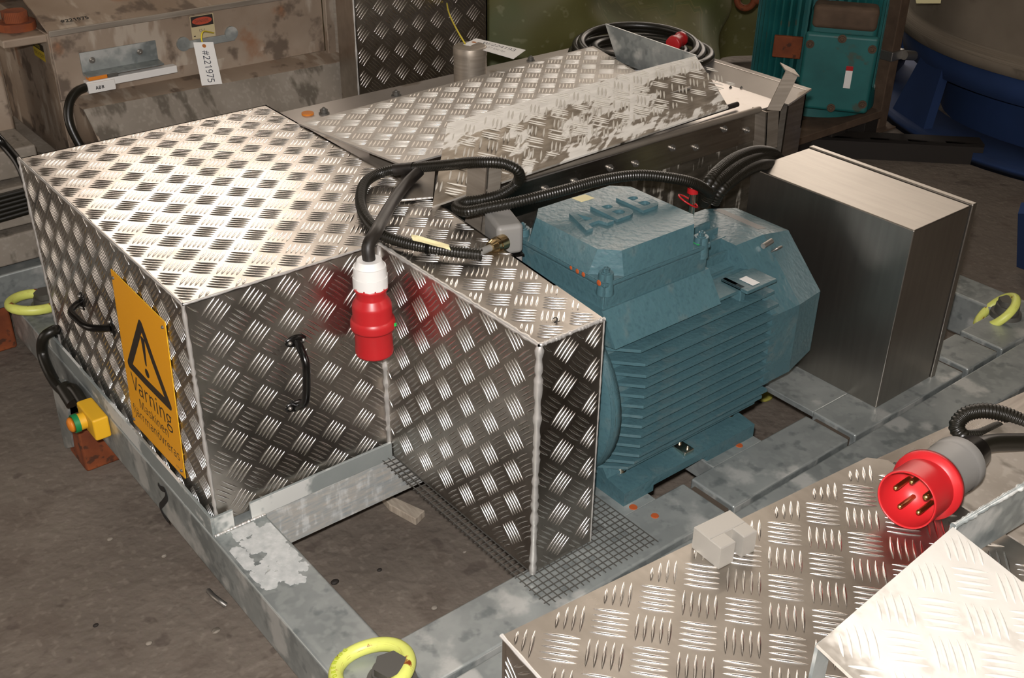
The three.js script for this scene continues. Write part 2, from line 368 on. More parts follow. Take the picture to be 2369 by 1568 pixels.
// raised bars of five-bar tread plate
const S = 0.068, BARL = 0.0425, BARW = 0.0048, BARH = 0.0021, BARP = 0.0089;
const barGeo = (() => {
  const T = [-1, -0.82, -0.5, 0, 0.5, 0.82, 1], A = [0, 0.5, 1.0, Math.PI / 2, Math.PI - 1.0, Math.PI - 0.5, Math.PI], pos = [], idx = [];
  for (const t of T) { const k = 1 - t * t; for (const a of A) pos.push(t / 2, Math.sin(a) * Math.sqrt(k) - 0.06, Math.cos(a) * k / 2); }
  for (let i = 0; i < T.length - 1; i++) for (let j = 0; j < A.length - 1; j++) { const a = i * A.length + j, b = a + 1, c = b + A.length, d = a + A.length; idx.push(a, c, b, a, d, c); }
  const g = new THREE.BufferGeometry(); g.setAttribute('position', new THREE.Float32BufferAttribute(pos, 3)); g.setIndex(idx);
  g.scale(BARL, BARH, BARW); // face normals point outwards (up)
  g.computeVertexNormals();
  const n = g.attributes.normal; let up = 0; for (let i = 0; i < n.count; i++) up += n.getY(i);
  if (up < 0) { const ix = g.index.array; for (let i = 0; i < ix.length; i += 3) { const q = ix[i]; ix[i] = ix[i + 1]; ix[i + 1] = q; } g.computeVertexNormals(); }
  return g;
})();
function inside(poly, x, y) { let c = false; for (let i = 0, j = poly.length - 1; i < poly.length; j = i++) { const [a, b] = poly[i], [d, e] = poly[j]; if ((b > y) !== (e > y) && x < (d - a) * (y - b) / (e - b) + a) c = !c; } return c; }
function treadBars(out, O, U, W, N, poly, phase, s = S) {
  const us = poly.map((p) => p[0]), vs = poly.map((p) => p[1]), u0 = Math.min(...us), u1 = Math.max(...us), v0 = Math.min(...vs), v1 = Math.max(...vs), q = s / S;
  const R2 = Math.SQRT1_2;
  for (let kind = 0; kind < 2; kind++) {
    const pu = phase[0] + kind * s / 2, pv = phase[1] + kind * s / 2;
    const dx = R2, dy = kind ? -R2 : R2, ex = R2, ey = kind ? R2 : -R2;
    for (let i = Math.floor((u0 - pu) / s) - 1; i <= (u1 - pu) / s + 1; i++) for (let j = Math.floor((v0 - pv) / s) - 1; j <= (v1 - pv) / s + 1; j++) for (let k = -2; k <= 2; k++) {
      const cu = pu + i * s + ex * k * BARP * q, cv = pv + j * s + ey * k * BARP * q;
      let a = 0.5, b = 0.5; const L = BARL * q;
      if (!inside(poly, cu, cv)) continue;
      while (a > 0.1 && !inside(poly, cu - dx * L * a, cv - dy * L * a)) a -= 0.06;
      while (b > 0.1 && !inside(poly, cu + dx * L * b, cv + dy * L * b)) b -= 0.06;
      if (a + b < 0.4) continue;
      const mu = cu + dx * L * (b - a) / 2, mv = cv + dy * L * (b - a) / 2;
      const X = U.clone().multiplyScalar(dx).addScaledVector(W, dy), Z = X.clone().cross(N);
      const p = O.clone().addScaledVector(U, mu).addScaledVector(W, mv);
      const m = new THREE.Matrix4().makeBasis(X.multiplyScalar((a + b) * q), N.clone().multiplyScalar(q), Z.multiplyScalar(q)).setPosition(p);
      out.push({ m, d: p.distanceTo(camera.position) });
    }
  }
}
function placeBars(parent, list, single, mat = M.bar) { // the nearest ones each a piece, all others one part
  list.sort((a, b) => a.d - b.d);
  list.slice(0, single).forEach(({ m }) => {
    const o = new THREE.Mesh(barGeo, mat); o.name = 'tread_bar'; o.castShadow = o.receiveShadow = true;
    m.decompose(o.position, o.quaternion, o.scale); parent.add(o);
  });
  const rest = list.slice(single);
  if (!rest.length) return;
  const im = new THREE.InstancedMesh(barGeo, mat, rest.length); im.name = 'tread_bars_field'; im.userData.kind = 'stuff'; im.castShadow = im.receiveShadow = true;
  rest.forEach(({ m }, i) => im.setMatrixAt(i, m));
  parent.add(im);
}
const X_ = V(1, 0, 0), Y_ = V(0, 1, 0), Z_ = V(0, 0, 1), nX = V(-1, 0, 0), nY = V(0, -1, 0), nZ = V(0, 0, -1);

// ---------------------------------------------------------------- the hall
structure('floor', bx(-5, 11.2, -0.2, 0, -8.2, 7.2, 0), M.floor);
function wallWith(name, axis, at, a0, a1, holes, thick) { // wall along x (axis z) or along z (axis x) with window openings
  const y0 = 0, y1 = 7.5, gs = [], put = (p, q, r, s) => { if (q - p > 0.001 && s - r > 0.001) gs.push(axis === 'z' ? bx(p, q, r, s, Math.min(at, at + thick), Math.max(at, at + thick), 0) : bx(Math.min(at, at + thick), Math.max(at, at + thick), r, s, p, q, 0)); };
  let c = a0;
  for (const [h0, h1, v0, v1] of holes) { put(c, h0, y0, y1); put(h0, h1, y0, v0); put(h0, h1, v1, y1); c = h1; }
  put(c, a1, y0, y1);
  return structure(name, join(gs), M.wall);
}
const hole = (w) => { const a = w.f[2] ? w.c[0] : w.c[2]; return [a - w.w / 2, a + w.w / 2, w.c[1] - w.h / 2, w.c[1] + w.h / 2]; };
wallWith('wall_back', 'z', -8, -5, 11, [hole(WINDOWS[0]), hole(WINDOWS[1]), hole(WINDOWS[2])], -0.2);
wallWith('wall_right', 'x', 11, -8, 7, [hole(WINDOWS[3])], 0.2);
wallWith('wall_front', 'z', 7, -5, 11, [hole(WINDOWS[4])], 0.2);
wallWith('wall_left', 'x', -5, -8, 7, [hole(WINDOWS[5])], -0.2);
{ const w = WINDOWS[6], x0 = w.c[0] - w.w / 2, x1 = w.c[0] + w.w / 2, z0 = w.c[2] - w.h / 2, z1 = w.c[2] + w.h / 2;
  structure('ceiling', join(bx(-5.2, x0, 7.5, 7.7, -8.2, 7.2, 0), bx(x1, 11.2, 7.5, 7.7, -8.2, 7.2, 0), bx(x0, x1, 7.5, 7.7, -8.2, z0, 0), bx(x0, x1, 7.5, 7.7, z1, 7.2, 0)), M.roof); }
const paneMat = std({ color: 0x2b2925, roughness: 0.6, emissive: 0xffefe0, emissiveIntensity: 0.5 });
WINDOWS.forEach((w, i) => {
  const g = new THREE.Group(); g.name = 'window_' + (i + 1); g.userData.kind = 'structure'; scene.add(g);
  if (w.f[1]) { for (let a = 0; a < 6; a++) { const p = w.c[0] - w.w / 2 + w.w * a / 6; part(g, 'pane', bx(p + 0.02, p + w.w / 6 - 0.02, 7.5, 7.52, w.c[2] - w.h / 2, w.c[2] + w.h / 2, 0), paneMat); } return; }
  const [a0, a1, v0, v1] = hole(w), zf = !!w.f[2], at = zf ? w.c[2] : w.c[0], s = zf ? -w.f[2] : -w.f[0];
  const pane = (p, q, r, t) => (zf ? bx(p, q, r, t, Math.min(at, at + s * 0.02), Math.max(at, at + s * 0.02), 0) : bx(Math.min(at, at + s * 0.02), Math.max(at, at + s * 0.02), r, t, p, q, 0));
  const nx = 4, ny = 2;
  for (let a = 0; a < nx; a++) for (let b = 0; b < ny; b++) part(g, 'pane', pane(lerp(a0, a1, a / nx) + 0.02, lerp(a0, a1, (a + 1) / nx) - 0.02, lerp(v0, v1, b / ny) + 0.02, lerp(v0, v1, (b + 1) / ny) - 0.02), paneMat);
});
LAMPS.forEach((p) => {
  const t = thing('ceiling_lamp', 'long strip lamp hanging under the hall roof', 'lamp', 'strip lamps under the roof');
  part(t, 'housing', bx(p[0] - 1.22, p[0] + 1.22, p[1] - 0.04, p[1] + 0.06, p[2] - 0.27, p[2] + 0.27, 0.01), M.white);
  part(t, 'diffuser', bx(p[0] - 1.18, p[0] + 1.18, p[1] - 0.06, p[1] - 0.04, p[2] - 0.24, p[2] + 0.24, 0), std({ color: 0x333333, emissive: 0xfff0dc, emissiveIntensity: 0.6 }));
  for (const k of [-0.9, 0.9]) part(t, 'hanger', cyl(V(p[0] + k, p[1] + 0.05, p[2]), V(p[0] + k, 7.5, p[2]), 0.008, 0.008, 6), M.bolt);
});

// ---------------------------------------------------------------- galvanised base frame of the machine
const TOP = 0.25, BOT = 0.136;
{
  const t = thing('base_frame', 'galvanised steel base frame carrying the tread plate guard, blue motor and steel cabinet', 'frame');
  const lb = part(t, 'side_beam', bx(0, 0.111, BOT, TOP, -1.17, 0.555, 0.007), M.galv);
  part(t, 'side_beam', bx(1.98, 2.09, BOT, TOP, -1.17, 0.442, 0.007), M.galv);
  part(t, 'back_beam', bx(0.111, 1.98, BOT, TOP, -1.17, -1.06, 0.007), M.galv);
  part(t, 'front_beam', join(bx(0.111, 2.09, BOT, 0.168, 0.443, 0.5535, 0.004), bx(0.111, 2.09, 0.16, 0.238, 0.453, 0.5435, 0.002)), M.groove);
  for (const [a, b] of [[0.111, 0.814], [0.836, 1.203], [1.225, 1.64], [1.66, 1.79], [1.81, 2.09]]) part(t, 'beam_cover', bx(a, b, 0.17, TOP, 0.441, 0.5555, 0.005), M.galv);
  const cb = part(t, 'cross_beam', bx(0.111, 1.98, 0.15, TOP, -0.11, 0.0133, 0.005), M.galv);
  const cf = quadUV(V(0.113, 0.152, 0.0133), V(0.62, 0.152, 0.0133), V(0.62, 0.248, 0.0133), V(0.113, 0.248, 0.0133), 0.0008, Z_);
  part(cb, 'stained_face', cf, M.crossFace, 'blue grey face with white run marks');
  for (const [a, b] of [[0.6, 0.735], [0.9, 1.052]]) part(t, 'motor_support', bx(a, b, 0.2, TOP, 0.0133, 0.445, 0.003), M.galv);
  part(t, 'support_plate', bx(1.225, 1.62, 0.236, TOP, 0.05, 0.443, 0.002), M.galv);
  part(t, 'rear_support', bx(1.0, 1.1, BOT, TOP - 0.002, -1.06, -0.11, 0.004), M.galv);
  // upstand the guard sits in
  const rim = join(bx(0.003, 0.009, TOP - 0.002, 0.291, -0.86, 0.0135, 0.001), bx(0.009, 0.048, TOP - 0.002, 0.289, 0.0075, 0.0135, 0.001), bx(0.083, 0.402, TOP - 0.002, 0.287, 0.0075, 0.0135, 0.001));
  part(t, 'upstand', rim, M.galvCrust, 'thin upstand crusted with white deposit');
  { const cr = std({ color: 0xffffff, roughness: 0.9, map: tex(256, (u, v) => mix3(hex(0x9c9f9d), hex(0xc3c4c1), fbm(u, v, 12, 4, 241)), true, 8) });
    const blob = (cx, cz, rx, rz, k) => { const pts = []; for (let q = 0; q < 60; q++) { const a = q / 60 * 6.2832, f = 0.45 + 0.9 * fbm((Math.cos(a) + 1) * 0.18 + k * 0.13, (Math.sin(a) + 1) * 0.18 + k * 0.07, 16, 4, 243); pts.push(V(clamp(cx + Math.cos(a) * rx * f, 0.007, 0.105), TOP + 0.0004 + k * 0.00012, Math.max(0.022, cz + Math.sin(a) * rz * f))); } return slab(pts, 0.0009, Y_); };
    for (let q = 0; q < 46; q++) { const d = Math.sqrt(rnd()), a = rnd() * 6.2832, r = lerp(0.024, 0.005, rnd() * 0.6 + d * 0.4); part(t, 'white_deposit', blob(0.055 + Math.cos(a) * d * 0.052, 0.115 + Math.sin(a) * d * 0.105, r * 1.25, r * 1.25, 1 + q * 0.21), cr, 'dried white deposit on the beam'); } }
  part(t, 'weld_bead', bead(V(0.005, TOP, 0.016), V(0.11, TOP, 0.016), 0.003), M.weld);
  const two = [[366, 1118], [372, 1128], [382, 1134], [386, 1148], [379, 1162], [372, 1174], [378, 1188], [392, 1207]].map(([u, v]) => ox(0, u, v));
  part(lb, 'painted_number', stroke(two, nX, 0.013), M.blackMark, 'black painted figure 2');
  const o1 = [[1823, 1118], [1815, 1130], [1809, 1146]].map(([u, v]) => oz(0.5555, u, v)), o2 = [[1834, 1112], [1837, 1123], [1832, 1139], [1824, 1146]].map(([u, v]) => oz(0.5555, u, v));
  part(t, 'painted_number', join(stroke(o1, Z_, 0.008), stroke(o2, Z_, 0.01)), M.blackMark, 'black painted figure 0');
  for (const [u, v, r] of [[1465, 1173, 0.0085], [1515, 1193, 0.008], [1710, 1030, 0.008]]) { const p = oy(TOP, u, v); part(t, 'rust_spot', cyl(p, p.clone().add(V(0, 0.0012, 0)), r, r * 0.9, 14), M.rustSpot, 'orange rust spot'); }
  // flat bar hanging down at the side of the frame
part(t, 'flat_bar', slab([ox(-0.03, 116, 872), ox(-0.03, 147, 880), ox(-0.03, 168, 1034), ox(-0.03, 150, 1038)], 0.006, nX), M.galv);
}
function block(x0, x1, y1, z0, z1, label) { const t = thing('support_block', label, 'block'); part(t, 'body', bx(x0, x1, 0, y1, z0, z1, 0.008), M.rust); part(t, 'cap_plate', bx(x0 + 0.004, x1 - 0.004, y1 - 0.006, y1, z0 + 0.004, z1 - 0.004, 0.001), M.rust); }
block(-0.026, 0.085, BOT, -0.775, -0.665, 'rusty steel block under the frame below the yellow push button box');
block(-0.16, 0.035, 0.14, -1.56, -1.35, 'rusty block behind the frame corner under the dirty machine');
block(1.70, 1.82, BOT, 0.44, 0.55, 'rusty block under the front beam past the steel cabinet');
block(0.0, 0.1, BOT, 0.43, 0.55, 'rusty block under the frame corner with the stamped lifting ring');
block(1.98, 2.09, BOT, -1.16, -1.05, 'rusty block under the rear end of the frame behind the cabinet');

// lifting rings
function liftingRing(label, c, tilt, turn, R, stamped) {
  const t = thing('lifting_ring', label, 'lifting ring', 'lime lifting rings on the frame corners');
  const q = new THREE.Quaternion().setFromEuler(new THREE.Euler(tilt, turn, 0, 'YXZ'));
  const pts = []; for (let i = 0; i < 28; i++) { const a = i / 28 * Math.PI * 2, s = 1 + 0.16 * Math.max(0, -Math.sin(a)); pts.push(V(Math.cos(a) * R, 0, Math.sin(a) * R * s - R * 0.55).applyQuaternion(q).add(c)); }
  const ring = part(t, 'ring', tube(pts, R * 0.215, 90, 14, true), M.lime);
  part(t, 'base_washer', cyl(V(c.x, TOP, c.z), V(c.x, TOP + 0.012, c.z), R * 0.75, R * 0.72, 28), M.boltDark);
  part(t, 'bolt', join(cyl(V(c.x, TOP + 0.012, c.z), V(c.x, TOP + 0.032, c.z), R * 0.58, R * 0.55, 28), prism(6, R * 0.5, 0.016, V(c.x, TOP + 0.03, c.z), Y_, 0.3)), M.boltDark);
  return { t, ring, pts, q };
}
const font = await new FontLoader().loadAsync('fonts/droid/droid_sans_bold.typeface.json');
function letters(str, size, depth, p, right, up) { // flat lettering standing on a surface
  const g = new TextGeometry(str, { font, size, depth, curveSegments: 3, bevelEnabled: false });
  const n = right.clone().cross(up).normalize();
  return g.applyMatrix4(new THREE.Matrix4().makeBasis(right.clone().normalize(), up.clone().normalize(), n).setPosition(p));
}
{
  const c = oy(TOP + 0.03, 905, 1552);
  const r = liftingRing('lime lifting ring with stamped letters on the frame corner beside the second lid', c, -0.22, 0.55, 0.056, true);
  const gs = []; 'GUNNEBO'.split('').forEach((ch, i) => {
    const k = 27.2 - i * 0.78 - 4.6, a = k / 28 * Math.PI * 2, at = V(Math.cos(a) * 0.056, 0.0122, Math.sin(a) * 0.056 * (1 + 0.16 * Math.max(0, -Math.sin(a))) - 0.031).applyQuaternion(r.q).add(c);
    const up = V(Math.cos(a), 0, Math.sin(a)).applyQuaternion(r.q), rt = V(-Math.sin(a), 0, Math.cos(a)).applyQuaternion(r.q);
    gs.push(letters(ch, 0.0075, 0.0006, at.addScaledVector(up, -0.003).addScaledVector(rt, -0.003), rt, up.clone()));
  });
  part(r.ring, 'stamped_lettering', join(gs), std({ color: 0xaab82e, roughness: 0.6 }), 'stamped maker name');
  liftingRing('lime lifting ring on the frame corner beside the tread plate guard with the warning sign', oy(TOP + 0.025, 108, 690), 0.15, 1.9, 0.056);
  liftingRing('lime lifting ring on the front beam past the steel cabinet', oy(TOP + 0.03, 2332, 706), -0.85, 0.6, 0.052);
}

// ---------------------------------------------------------------- L-shaped guard of tread plate
const GY = 0.73, SH = 0.0042;
{
  const t = thing('belt_guard', 'L-shaped box guard of aluminium tread plate with a yellow warning sign', 'guard');
  const xl = 0.02, xc = 0.404, xe = 0.543, zb = -0.825, zd = 0.462, yb = 0.262, ya = 0.256;
  const outline = [V(xl, GY, zb), V(xl, GY, 0), V(xc, GY, 0), V(xc, GY, zd), V(xe, GY, zd), V(0.572, GY, 0.19), V(0.604, GY, -0.11), V(0.612, GY, zb)];
  part(t, 'top_plate', slab(outline, SH, Y_), M.tread);
  const sidePlate = part(t, 'sign_side_plate', slab([V(xl, yb, zb), V(xl, yb, 0), V(xl, GY, 0), V(xl, GY, zb)], SH, nX), M.tread);
  part(t, 'front_plate', slab([V(xl, yb, 0), V(xc, yb, 0), V(xc, GY, 0), V(xl, GY, 0)], SH, Z_), M.tread);
  part(t, 'arm_side_plate', slab([V(xc, ya, 0), V(xc, ya, zd), V(xc, GY, zd), V(xc, GY, 0)], SH, nX), M.tread);
  part(t, 'arm_end_plate', slab([V(xc, ya, zd), V(xe, ya, zd), V(xe, GY, zd), V(xc, GY, zd)], SH, Z_), M.tread);
  part(t, 'arm_inner_plate', slab([V(xe, ya, zd), V(0.572, ya, 0.19), V(0.572, GY, 0.19), V(xe, GY, zd)], SH, X_), M.tread);
  part(t, 'inner_plate', slab([V(0.572, ya, 0.19), V(0.604, ya, -0.11), V(0.604, GY, -0.11), V(0.572, GY, 0.19)], SH, X_), M.tread);
  part(t, 'inner_plate', slab([V(0.604, ya, -0.11), V(0.612, ya, zb), V(0.612, GY, zb), V(0.604, GY, -0.11)], SH, X_), M.tread);
  part(t, 'back_plate', slab([V(xl, ya, zb), V(0.612, ya, zb), V(0.612, GY, zb), V(xl, GY, zb)], SH, nZ), M.tread);
  const bars = [], ins = 0.004;
  treadBars(bars, V(0, GY, 0), X_, Z_, Y_, [[xl + ins, zb + ins], [xl + ins, -ins], [xc + ins, -ins], [xc + ins, zd - ins], [xe - ins, zd - ins], [0.57, 0.19], [0.6, -0.11], [0.608, zb + ins]], [0.378, -0.58]);
  treadBars(bars, V(0, 0, 0), X_, Y_, Z_, [[xl + ins, yb], [xc - ins, yb], [xc - ins, GY - ins], [xl + ins, GY - ins]], [0.0765, 0.632]);
  { const p = ox(xl, 156, 725); treadBars(bars, V(xl, 0, 0), Z_, Y_, nX, [[zb + ins, yb], [-ins, yb], [-ins, GY - ins], [zb + ins, GY - ins]], [p.z - S / 2, p.y - S / 2]); }
  { const p = ox(xc, 1078, 936); treadBars(bars, V(xc, 0, 0), Z_, Y_, nX, [[ins, ya + ins], [zd - ins, ya + ins], [zd - ins, GY - ins], [ins, GY - ins]], [p.z - S / 2, p.y - S / 2]); }
  { const p = oz(zd, 1300, 1045); treadBars(bars, V(0, 0, zd), X_, Y_, Z_, [[xc + ins, ya + ins], [xe - ins, ya + ins], [xe - ins, GY - ins], [xc + ins, GY - ins]], [p.x, p.y]); }
  part(t, 'pen_mark', stroke([[1279, 738], [1286, 735], [1289, 741], [1283, 747], [1296, 743]].map(([u, v]) => oy(GY + 0.0022, u, v)), Y_, 0.0028), M.blackMark, 'small black pen mark');
  placeBars(t, bars, 300);
  for (const [a, b, r] of [[V(xl, yb, 0), V(xl, GY, 0), 0.0038], [V(xc, ya, zd), V(xc, GY, zd), 0.006], [V(xc, 0.27, 0.002), V(xc, GY, 0.002), 0.006], [V(xl, GY, zb), V(xl, GY, 0), 0.003], [V(xl, GY, 0), V(xc, GY, 0), 0.0022], [V(xc, GY, 0), V(xc, GY, zd), 0.004], [V(xc, GY, zd), V(xe, GY, zd), 0.0035], [V(xl, yb, zb), V(xl, GY, zb), 0.0035], [V(xe, ya, zd), V(xe, GY, zd), 0.0015]]) part(t, 'weld_bead', bead(a, b, r), M.weld);
  // handles
  function handle(f1, f2, nrm, h) {
    const d = f2.clone().sub(f1), pts = [f1.clone().addScaledVector(nrm, 0.004), f1.clone().addScaledVector(d, 0.06).addScaledVector(nrm, h * 0.45), f1.clone().addScaledVector(d, 0.2).addScaledVector(nrm, h * 0.9), f1.clone().addScaledVector(d, 0.5).addScaledVector(nrm, h), f1.clone().addScaledVector(d, 0.8).addScaledVector(nrm, h * 0.9), f1.clone().addScaledVector(d, 0.94).addScaledVector(nrm, h * 0.45), f2.clone().addScaledVector(nrm, 0.004)];
    const b = part(t, 'pull_handle', tube(pts, 0.0075, 48, 12), M.blackPaint, 'black bow handle');
    const side = d.clone().cross(nrm).normalize();
    for (const [f, s] of [[f1, 1], [f2, -1]]) {
      const foot = new THREE.SphereGeometry(1, 20, 10); const m = new THREE.Matrix4().makeBasis(side.clone().multiplyScalar(0.022), d.clone().normalize().multiplyScalar(0.0125), nrm.clone().multiplyScalar(0.006)).setPosition(f); foot.applyMatrix4(m);
      part(b, 'foot', foot, M.blackPaint);
      for (const e of [-1, 1]) part(b, 'screw', along(new THREE.SphereGeometry(0.0042, 10, 6), f.clone().addScaledVector(side, e * 0.0135).addScaledVector(nrm, 0.004), nrm), M.bolt);
    }
  }
  handle(oz(0, 684, 788), oz(0, 684, 938), Z_, 0.04);
  handle(ox(xl, 191, 697), ox(xl, 261, 757), nX, 0.04);
  // warning sign
  const signTex = canvasTex(1024, 1536, (g, w, h) => {
    g.fillStyle = '#e8a010'; g.fillRect(0, 0, w, h);
    g.strokeStyle = '#2a2118'; g.lineWidth = 84; g.lineJoin = 'round';
    g.beginPath(); g.moveTo(512, 270); g.lineTo(900, 850); g.lineTo(124, 850); g.closePath(); g.stroke();
    g.fillStyle = '#2a2118';
    g.beginPath(); g.moveTo(472, 400); g.quadraticCurveTo(512, 370, 552, 400); g.lineTo(528, 655); g.quadraticCurveTo(512, 672, 496, 655); g.closePath(); g.fill();
    g.beginPath(); g.arc(512, 735, 42, 0, 7); g.fill();
    g.textAlign = 'center'; g.lineWidth = 6; g.font = '230px sans-serif'; g.fillText('Varning', 512, 1090);
    g.font = '136px sans-serif'; g.fillText('Maskinen', 512, 1240); g.fillText('fjärrmanövreras', 512, 1385, 930);
    g.fillStyle = '#4a3a1c'; g.font = '40px sans-serif'; g.fillText('475', 905, 1500);
  });
  const sc = [ox(xl, 314, 975), ox(xl, 433, 1105), ox(xl, 386, 744), ox(xl, 261, 621)];
  const plate = part(t, 'warning_sign', slab(sc.map((p) => p.clone().add(V(-0.0042, 0, 0))), 0.0018, nX), M.yellowBox, 'yellow warning sign with black triangle');
  part(plate, 'printed_face', quadUV(...sc, 0.0046, nX), std({ map: signTex, roughness: 0.5 }), 'black warning triangle and Swedish words');
  const cen = sc.reduce((a, p) => a.add(p), V(0, 0, 0)).multiplyScalar(0.25);
  for (const p of sc) part(plate, 'rivet', along(new THREE.SphereGeometry(0.0035, 10, 6), p.clone().lerp(cen, 0.08).add(V(-0.0048, 0, 0)), nX), M.boltDark);
}

// wire mesh under the guard's arm
{
  const t = thing('wire_mesh', 'fine square wire mesh sheet under the arm of the tread plate guard', 'mesh'), gs = [], y = TOP + 0.0022, x0 = 0.374, x1 = 0.646, z0 = 0.004, z1 = 0.542, p = 0.0133;
  for (let x = x0 + 0.004; x < x1; x += p) gs.push(bx(x - 0.0008, x + 0.0008, y, y + 0.0016, z0, z1 - 0.003, 0));
  for (let z = z0 + 0.006; z < z1 - 0.006; z += p) gs.push(bx(x0, x1 - 0.002, y - 0.0014, y + 0.0002, z - 0.0008, z + 0.0008, 0));
  const w = part(t, 'wires', join(gs), M.boltDark); w.userData.kind = 'stuff';
}

// ---------------------------------------------------------------- electric motor
{
  const t = thing('electric_motor', 'blue-grey finned electric motor with a square terminal box on top', 'motor');
  const yc = 0.455, zc = 0.222;
  const oct = (h, k = 0.4142) => { const f = h * k; return [[h, -f], [h, f], [f, h], [-f, h], [-h, f], [-h, -f], [-f, -h], [f, -h]]; };
  function octPrism(secs) { // [x, half size] sections along x
    const pos = [], idx = [];
    secs.forEach(([x, h, k]) => oct(h, k).forEach(([z, y]) => pos.push(V(x, yc + y, zc + z))));
    const tri = []; const q = (a, b, c, d) => tri.push(a, b, c, a, c, d);
    for (let s = 0; s < secs.length - 1; s++) for (let i = 0; i < 8; i++) { const j = (i + 1) % 8, a = s * 8; q(pos[a + i], pos[a + 8 + i], pos[a + 8 + j], pos[a + j]); }
    const last = (secs.length - 1) * 8, c0 = V(secs[0][0], yc, zc), c1 = V(secs[secs.length - 1][0], yc, zc);
    for (let i = 0; i < 8; i++) { const j = (i + 1) % 8; tri.push(c0, pos[i], pos[j]); tri.push(c1, pos[last + j], pos[last + i]); }
    const g = new THREE.BufferGeometry(); g.setAttribute('position', new THREE.Float32BufferAttribute(tri.flatMap((p) => [p.x, p.y, p.z]), 3)); g.computeVertexNormals(); return g;
  }
  part(t, 'stator_body', cyl(V(0.64, yc, zc), V(1.08, yc, zc), 0.168, 0.168, 48), M.motor);
  part(t, 'end_shield', lathe([[0.0, 0], [0.08, 0], [0.1, 0.012], [0.17, 0.02], [0.19, 0.028], [0.195, 0.036], [0.195, 0.05], [0.17, 0.062], [0.0, 0.062]], V(0.598, yc, zc), X_, 48), M.motor);
  part(t, 'shaft', cyl(V(0.50, yc, zc), V(0.6, yc, zc), 0.03), M.bolt);
  // shoulder casting under the terminal box and fins along the flank
  const fin = (y, zo, y1, side) => { // fin in the plane y, outer edge at zo, drawn in towards the drive end
    const s = side, z = (v) => zc + s * v; const o = zo - zc;
    const sh = [V(0.65, y, z(o * 0.72)), V(0.70, y - 0.001, z(o)), V(1.075, y, z(o)), V(1.075, y, z(0.1)), V(0.65, y, z(0.1))];
    return slab(sh, y1, V(0, 1, 0));
  };
  const ys = []; for (let i = 0; i < 15; i++) ys.push(0.292 + i * 0.0225);
  for (const s of [1, -1]) ys.forEach((y) => {
    const dy = y - yc, o = Math.sqrt(Math.max(0.0001, 0.222 * 0.222 - dy * dy));
    part(t, 'cooling_fin', fin(y, zc + Math.min(o, 0.199), 0.0065, s), M.motor);
  });
  for (let i = 0; i < 6; i++) part(t, 'cooling_fin', bx(0.945, 1.075, 0.55, 0.668 - 0.004 * i * i, zc - 0.01 + i * 0.022, zc - 0.003 + i * 0.022, 0.001), M.motor);
  part(t, 'frame_shoulder', slab([V(0.645, 0.66, 0.088), V(0.645, 0.66, 0.352), V(0.645, 0.6, 0.392), V(0.645, 0.57, 0.2), V(0.645, 0.6, 0.05)], 0.28, nX), M.motor);
  for (let i = 0; i < 10; i++) { const a = 0.9 + i * 0.26; part(t, 'bottom_fin', bx(0.68, 1.07, 0.262, 0.33, zc - 0.13 + i * 0.029, zc - 0.125 + i * 0.029, 0.001), M.motor); }
  // feet
  for (const s of [1, -1]) {
    const z = (v) => zc + s * v;
    const prof = [[0.2, 0.25], [0.2, 0.281], [0.15, 0.288], [0.132, 0.312], [0.118, 0.345], [0.09, 0.345], [0.09, 0.25]];
    const foot = (x0, x1, lift) => slab(prof.map(([dz, y]) => V(x0, Math.max(y, TOP + lift), z(dz))), x1 - x0, nX);
    part(t, 'foot', foot(0.667, 0.748, 0.0), M.motor); part(t, 'foot', foot(0.905, 1.048, 0.0), M.motor);
    part(t, 'foot_rail', foot(0.748, 0.905, 0.014), M.motor);
    for (const x of [0.708, 1.026]) part(t, 'foot_bolt', hexBolt(V(x, 0.285, z(0.145)), Y_, 0.0105), M.boltBright);
  }
  part(t, 'earth_clip', join(bx(0.845, 0.872, 0.283, 0.292, zc + 0.15, zc + 0.19, 0.002), hexBolt(V(0.862, 0.29, zc + 0.158), Y_, 0.006), hexBolt(V(0.862, 0.29, zc + 0.18), Y_, 0.005)), M.boltBright, 'bright earth clip');
  // fan cover
  part(t, 'fan_cover', octPrism([[1.06, 0.196], [1.145, 0.196], [1.24, 0.176]]), M.motor);
  part(t, 'fan_grille', lathe([[0.0, 0.004], [0.12, 0.004], [0.14, 0]], V(1.24, yc, zc), X_, 32), M.darkSteel);
  part(t, 'rating_plate', slab([V(1.162, 0.6482, 0.15), V(1.162, 0.6482, 0.275), V(1.19, 0.6424, 0.275), V(1.19, 0.6424, 0.15)], 0.001, Y_), M.greyPl, 'grey rating label');
  const latch = ox(1.13, 1757, 540); part(t, 'cover_clip', join(cyl(V(1.12, 0.64, 0.325), V(1.15, 0.642, 0.322), 0.006, 0.006, 10), along(new THREE.TorusGeometry(0.011, 0.0025, 6, 16), V(1.152, 0.628, 0.336), V(0, 0.7, 0.7))), M.bolt);
  // lifting lug on the flank
  part(t, 'lifting_lug', join(bx(0.985, 1.075, 0.604, 0.612, 0.335, 0.405, 0.003), bx(0.985, 1.0, 0.575, 0.612, 0.335, 0.39, 0.003)), M.motor);
  part(t, 'lug_tape', bx(1.012, 1.032, 0.6125, 0.6135, 0.36, 0.395, 0), M.white, 'pale adhesive patch');
  // terminal box
  part(t, 'terminal_box', bx(0.652, 0.922, 0.655, 0.703, 0.092, 0.348, 0.004), M.motor);
  const lidPts = (x0, x1, z0, z1, c, y) => [V(x0 + c, y, z0), V(x0, y, z0 + c), V(x0, y, z1 - c), V(x0 + c, y, z1), V(x1 - c, y, z1), V(x1, y, z1 - c), V(x1, y, z0 + c), V(x1 - c, y, z0)];
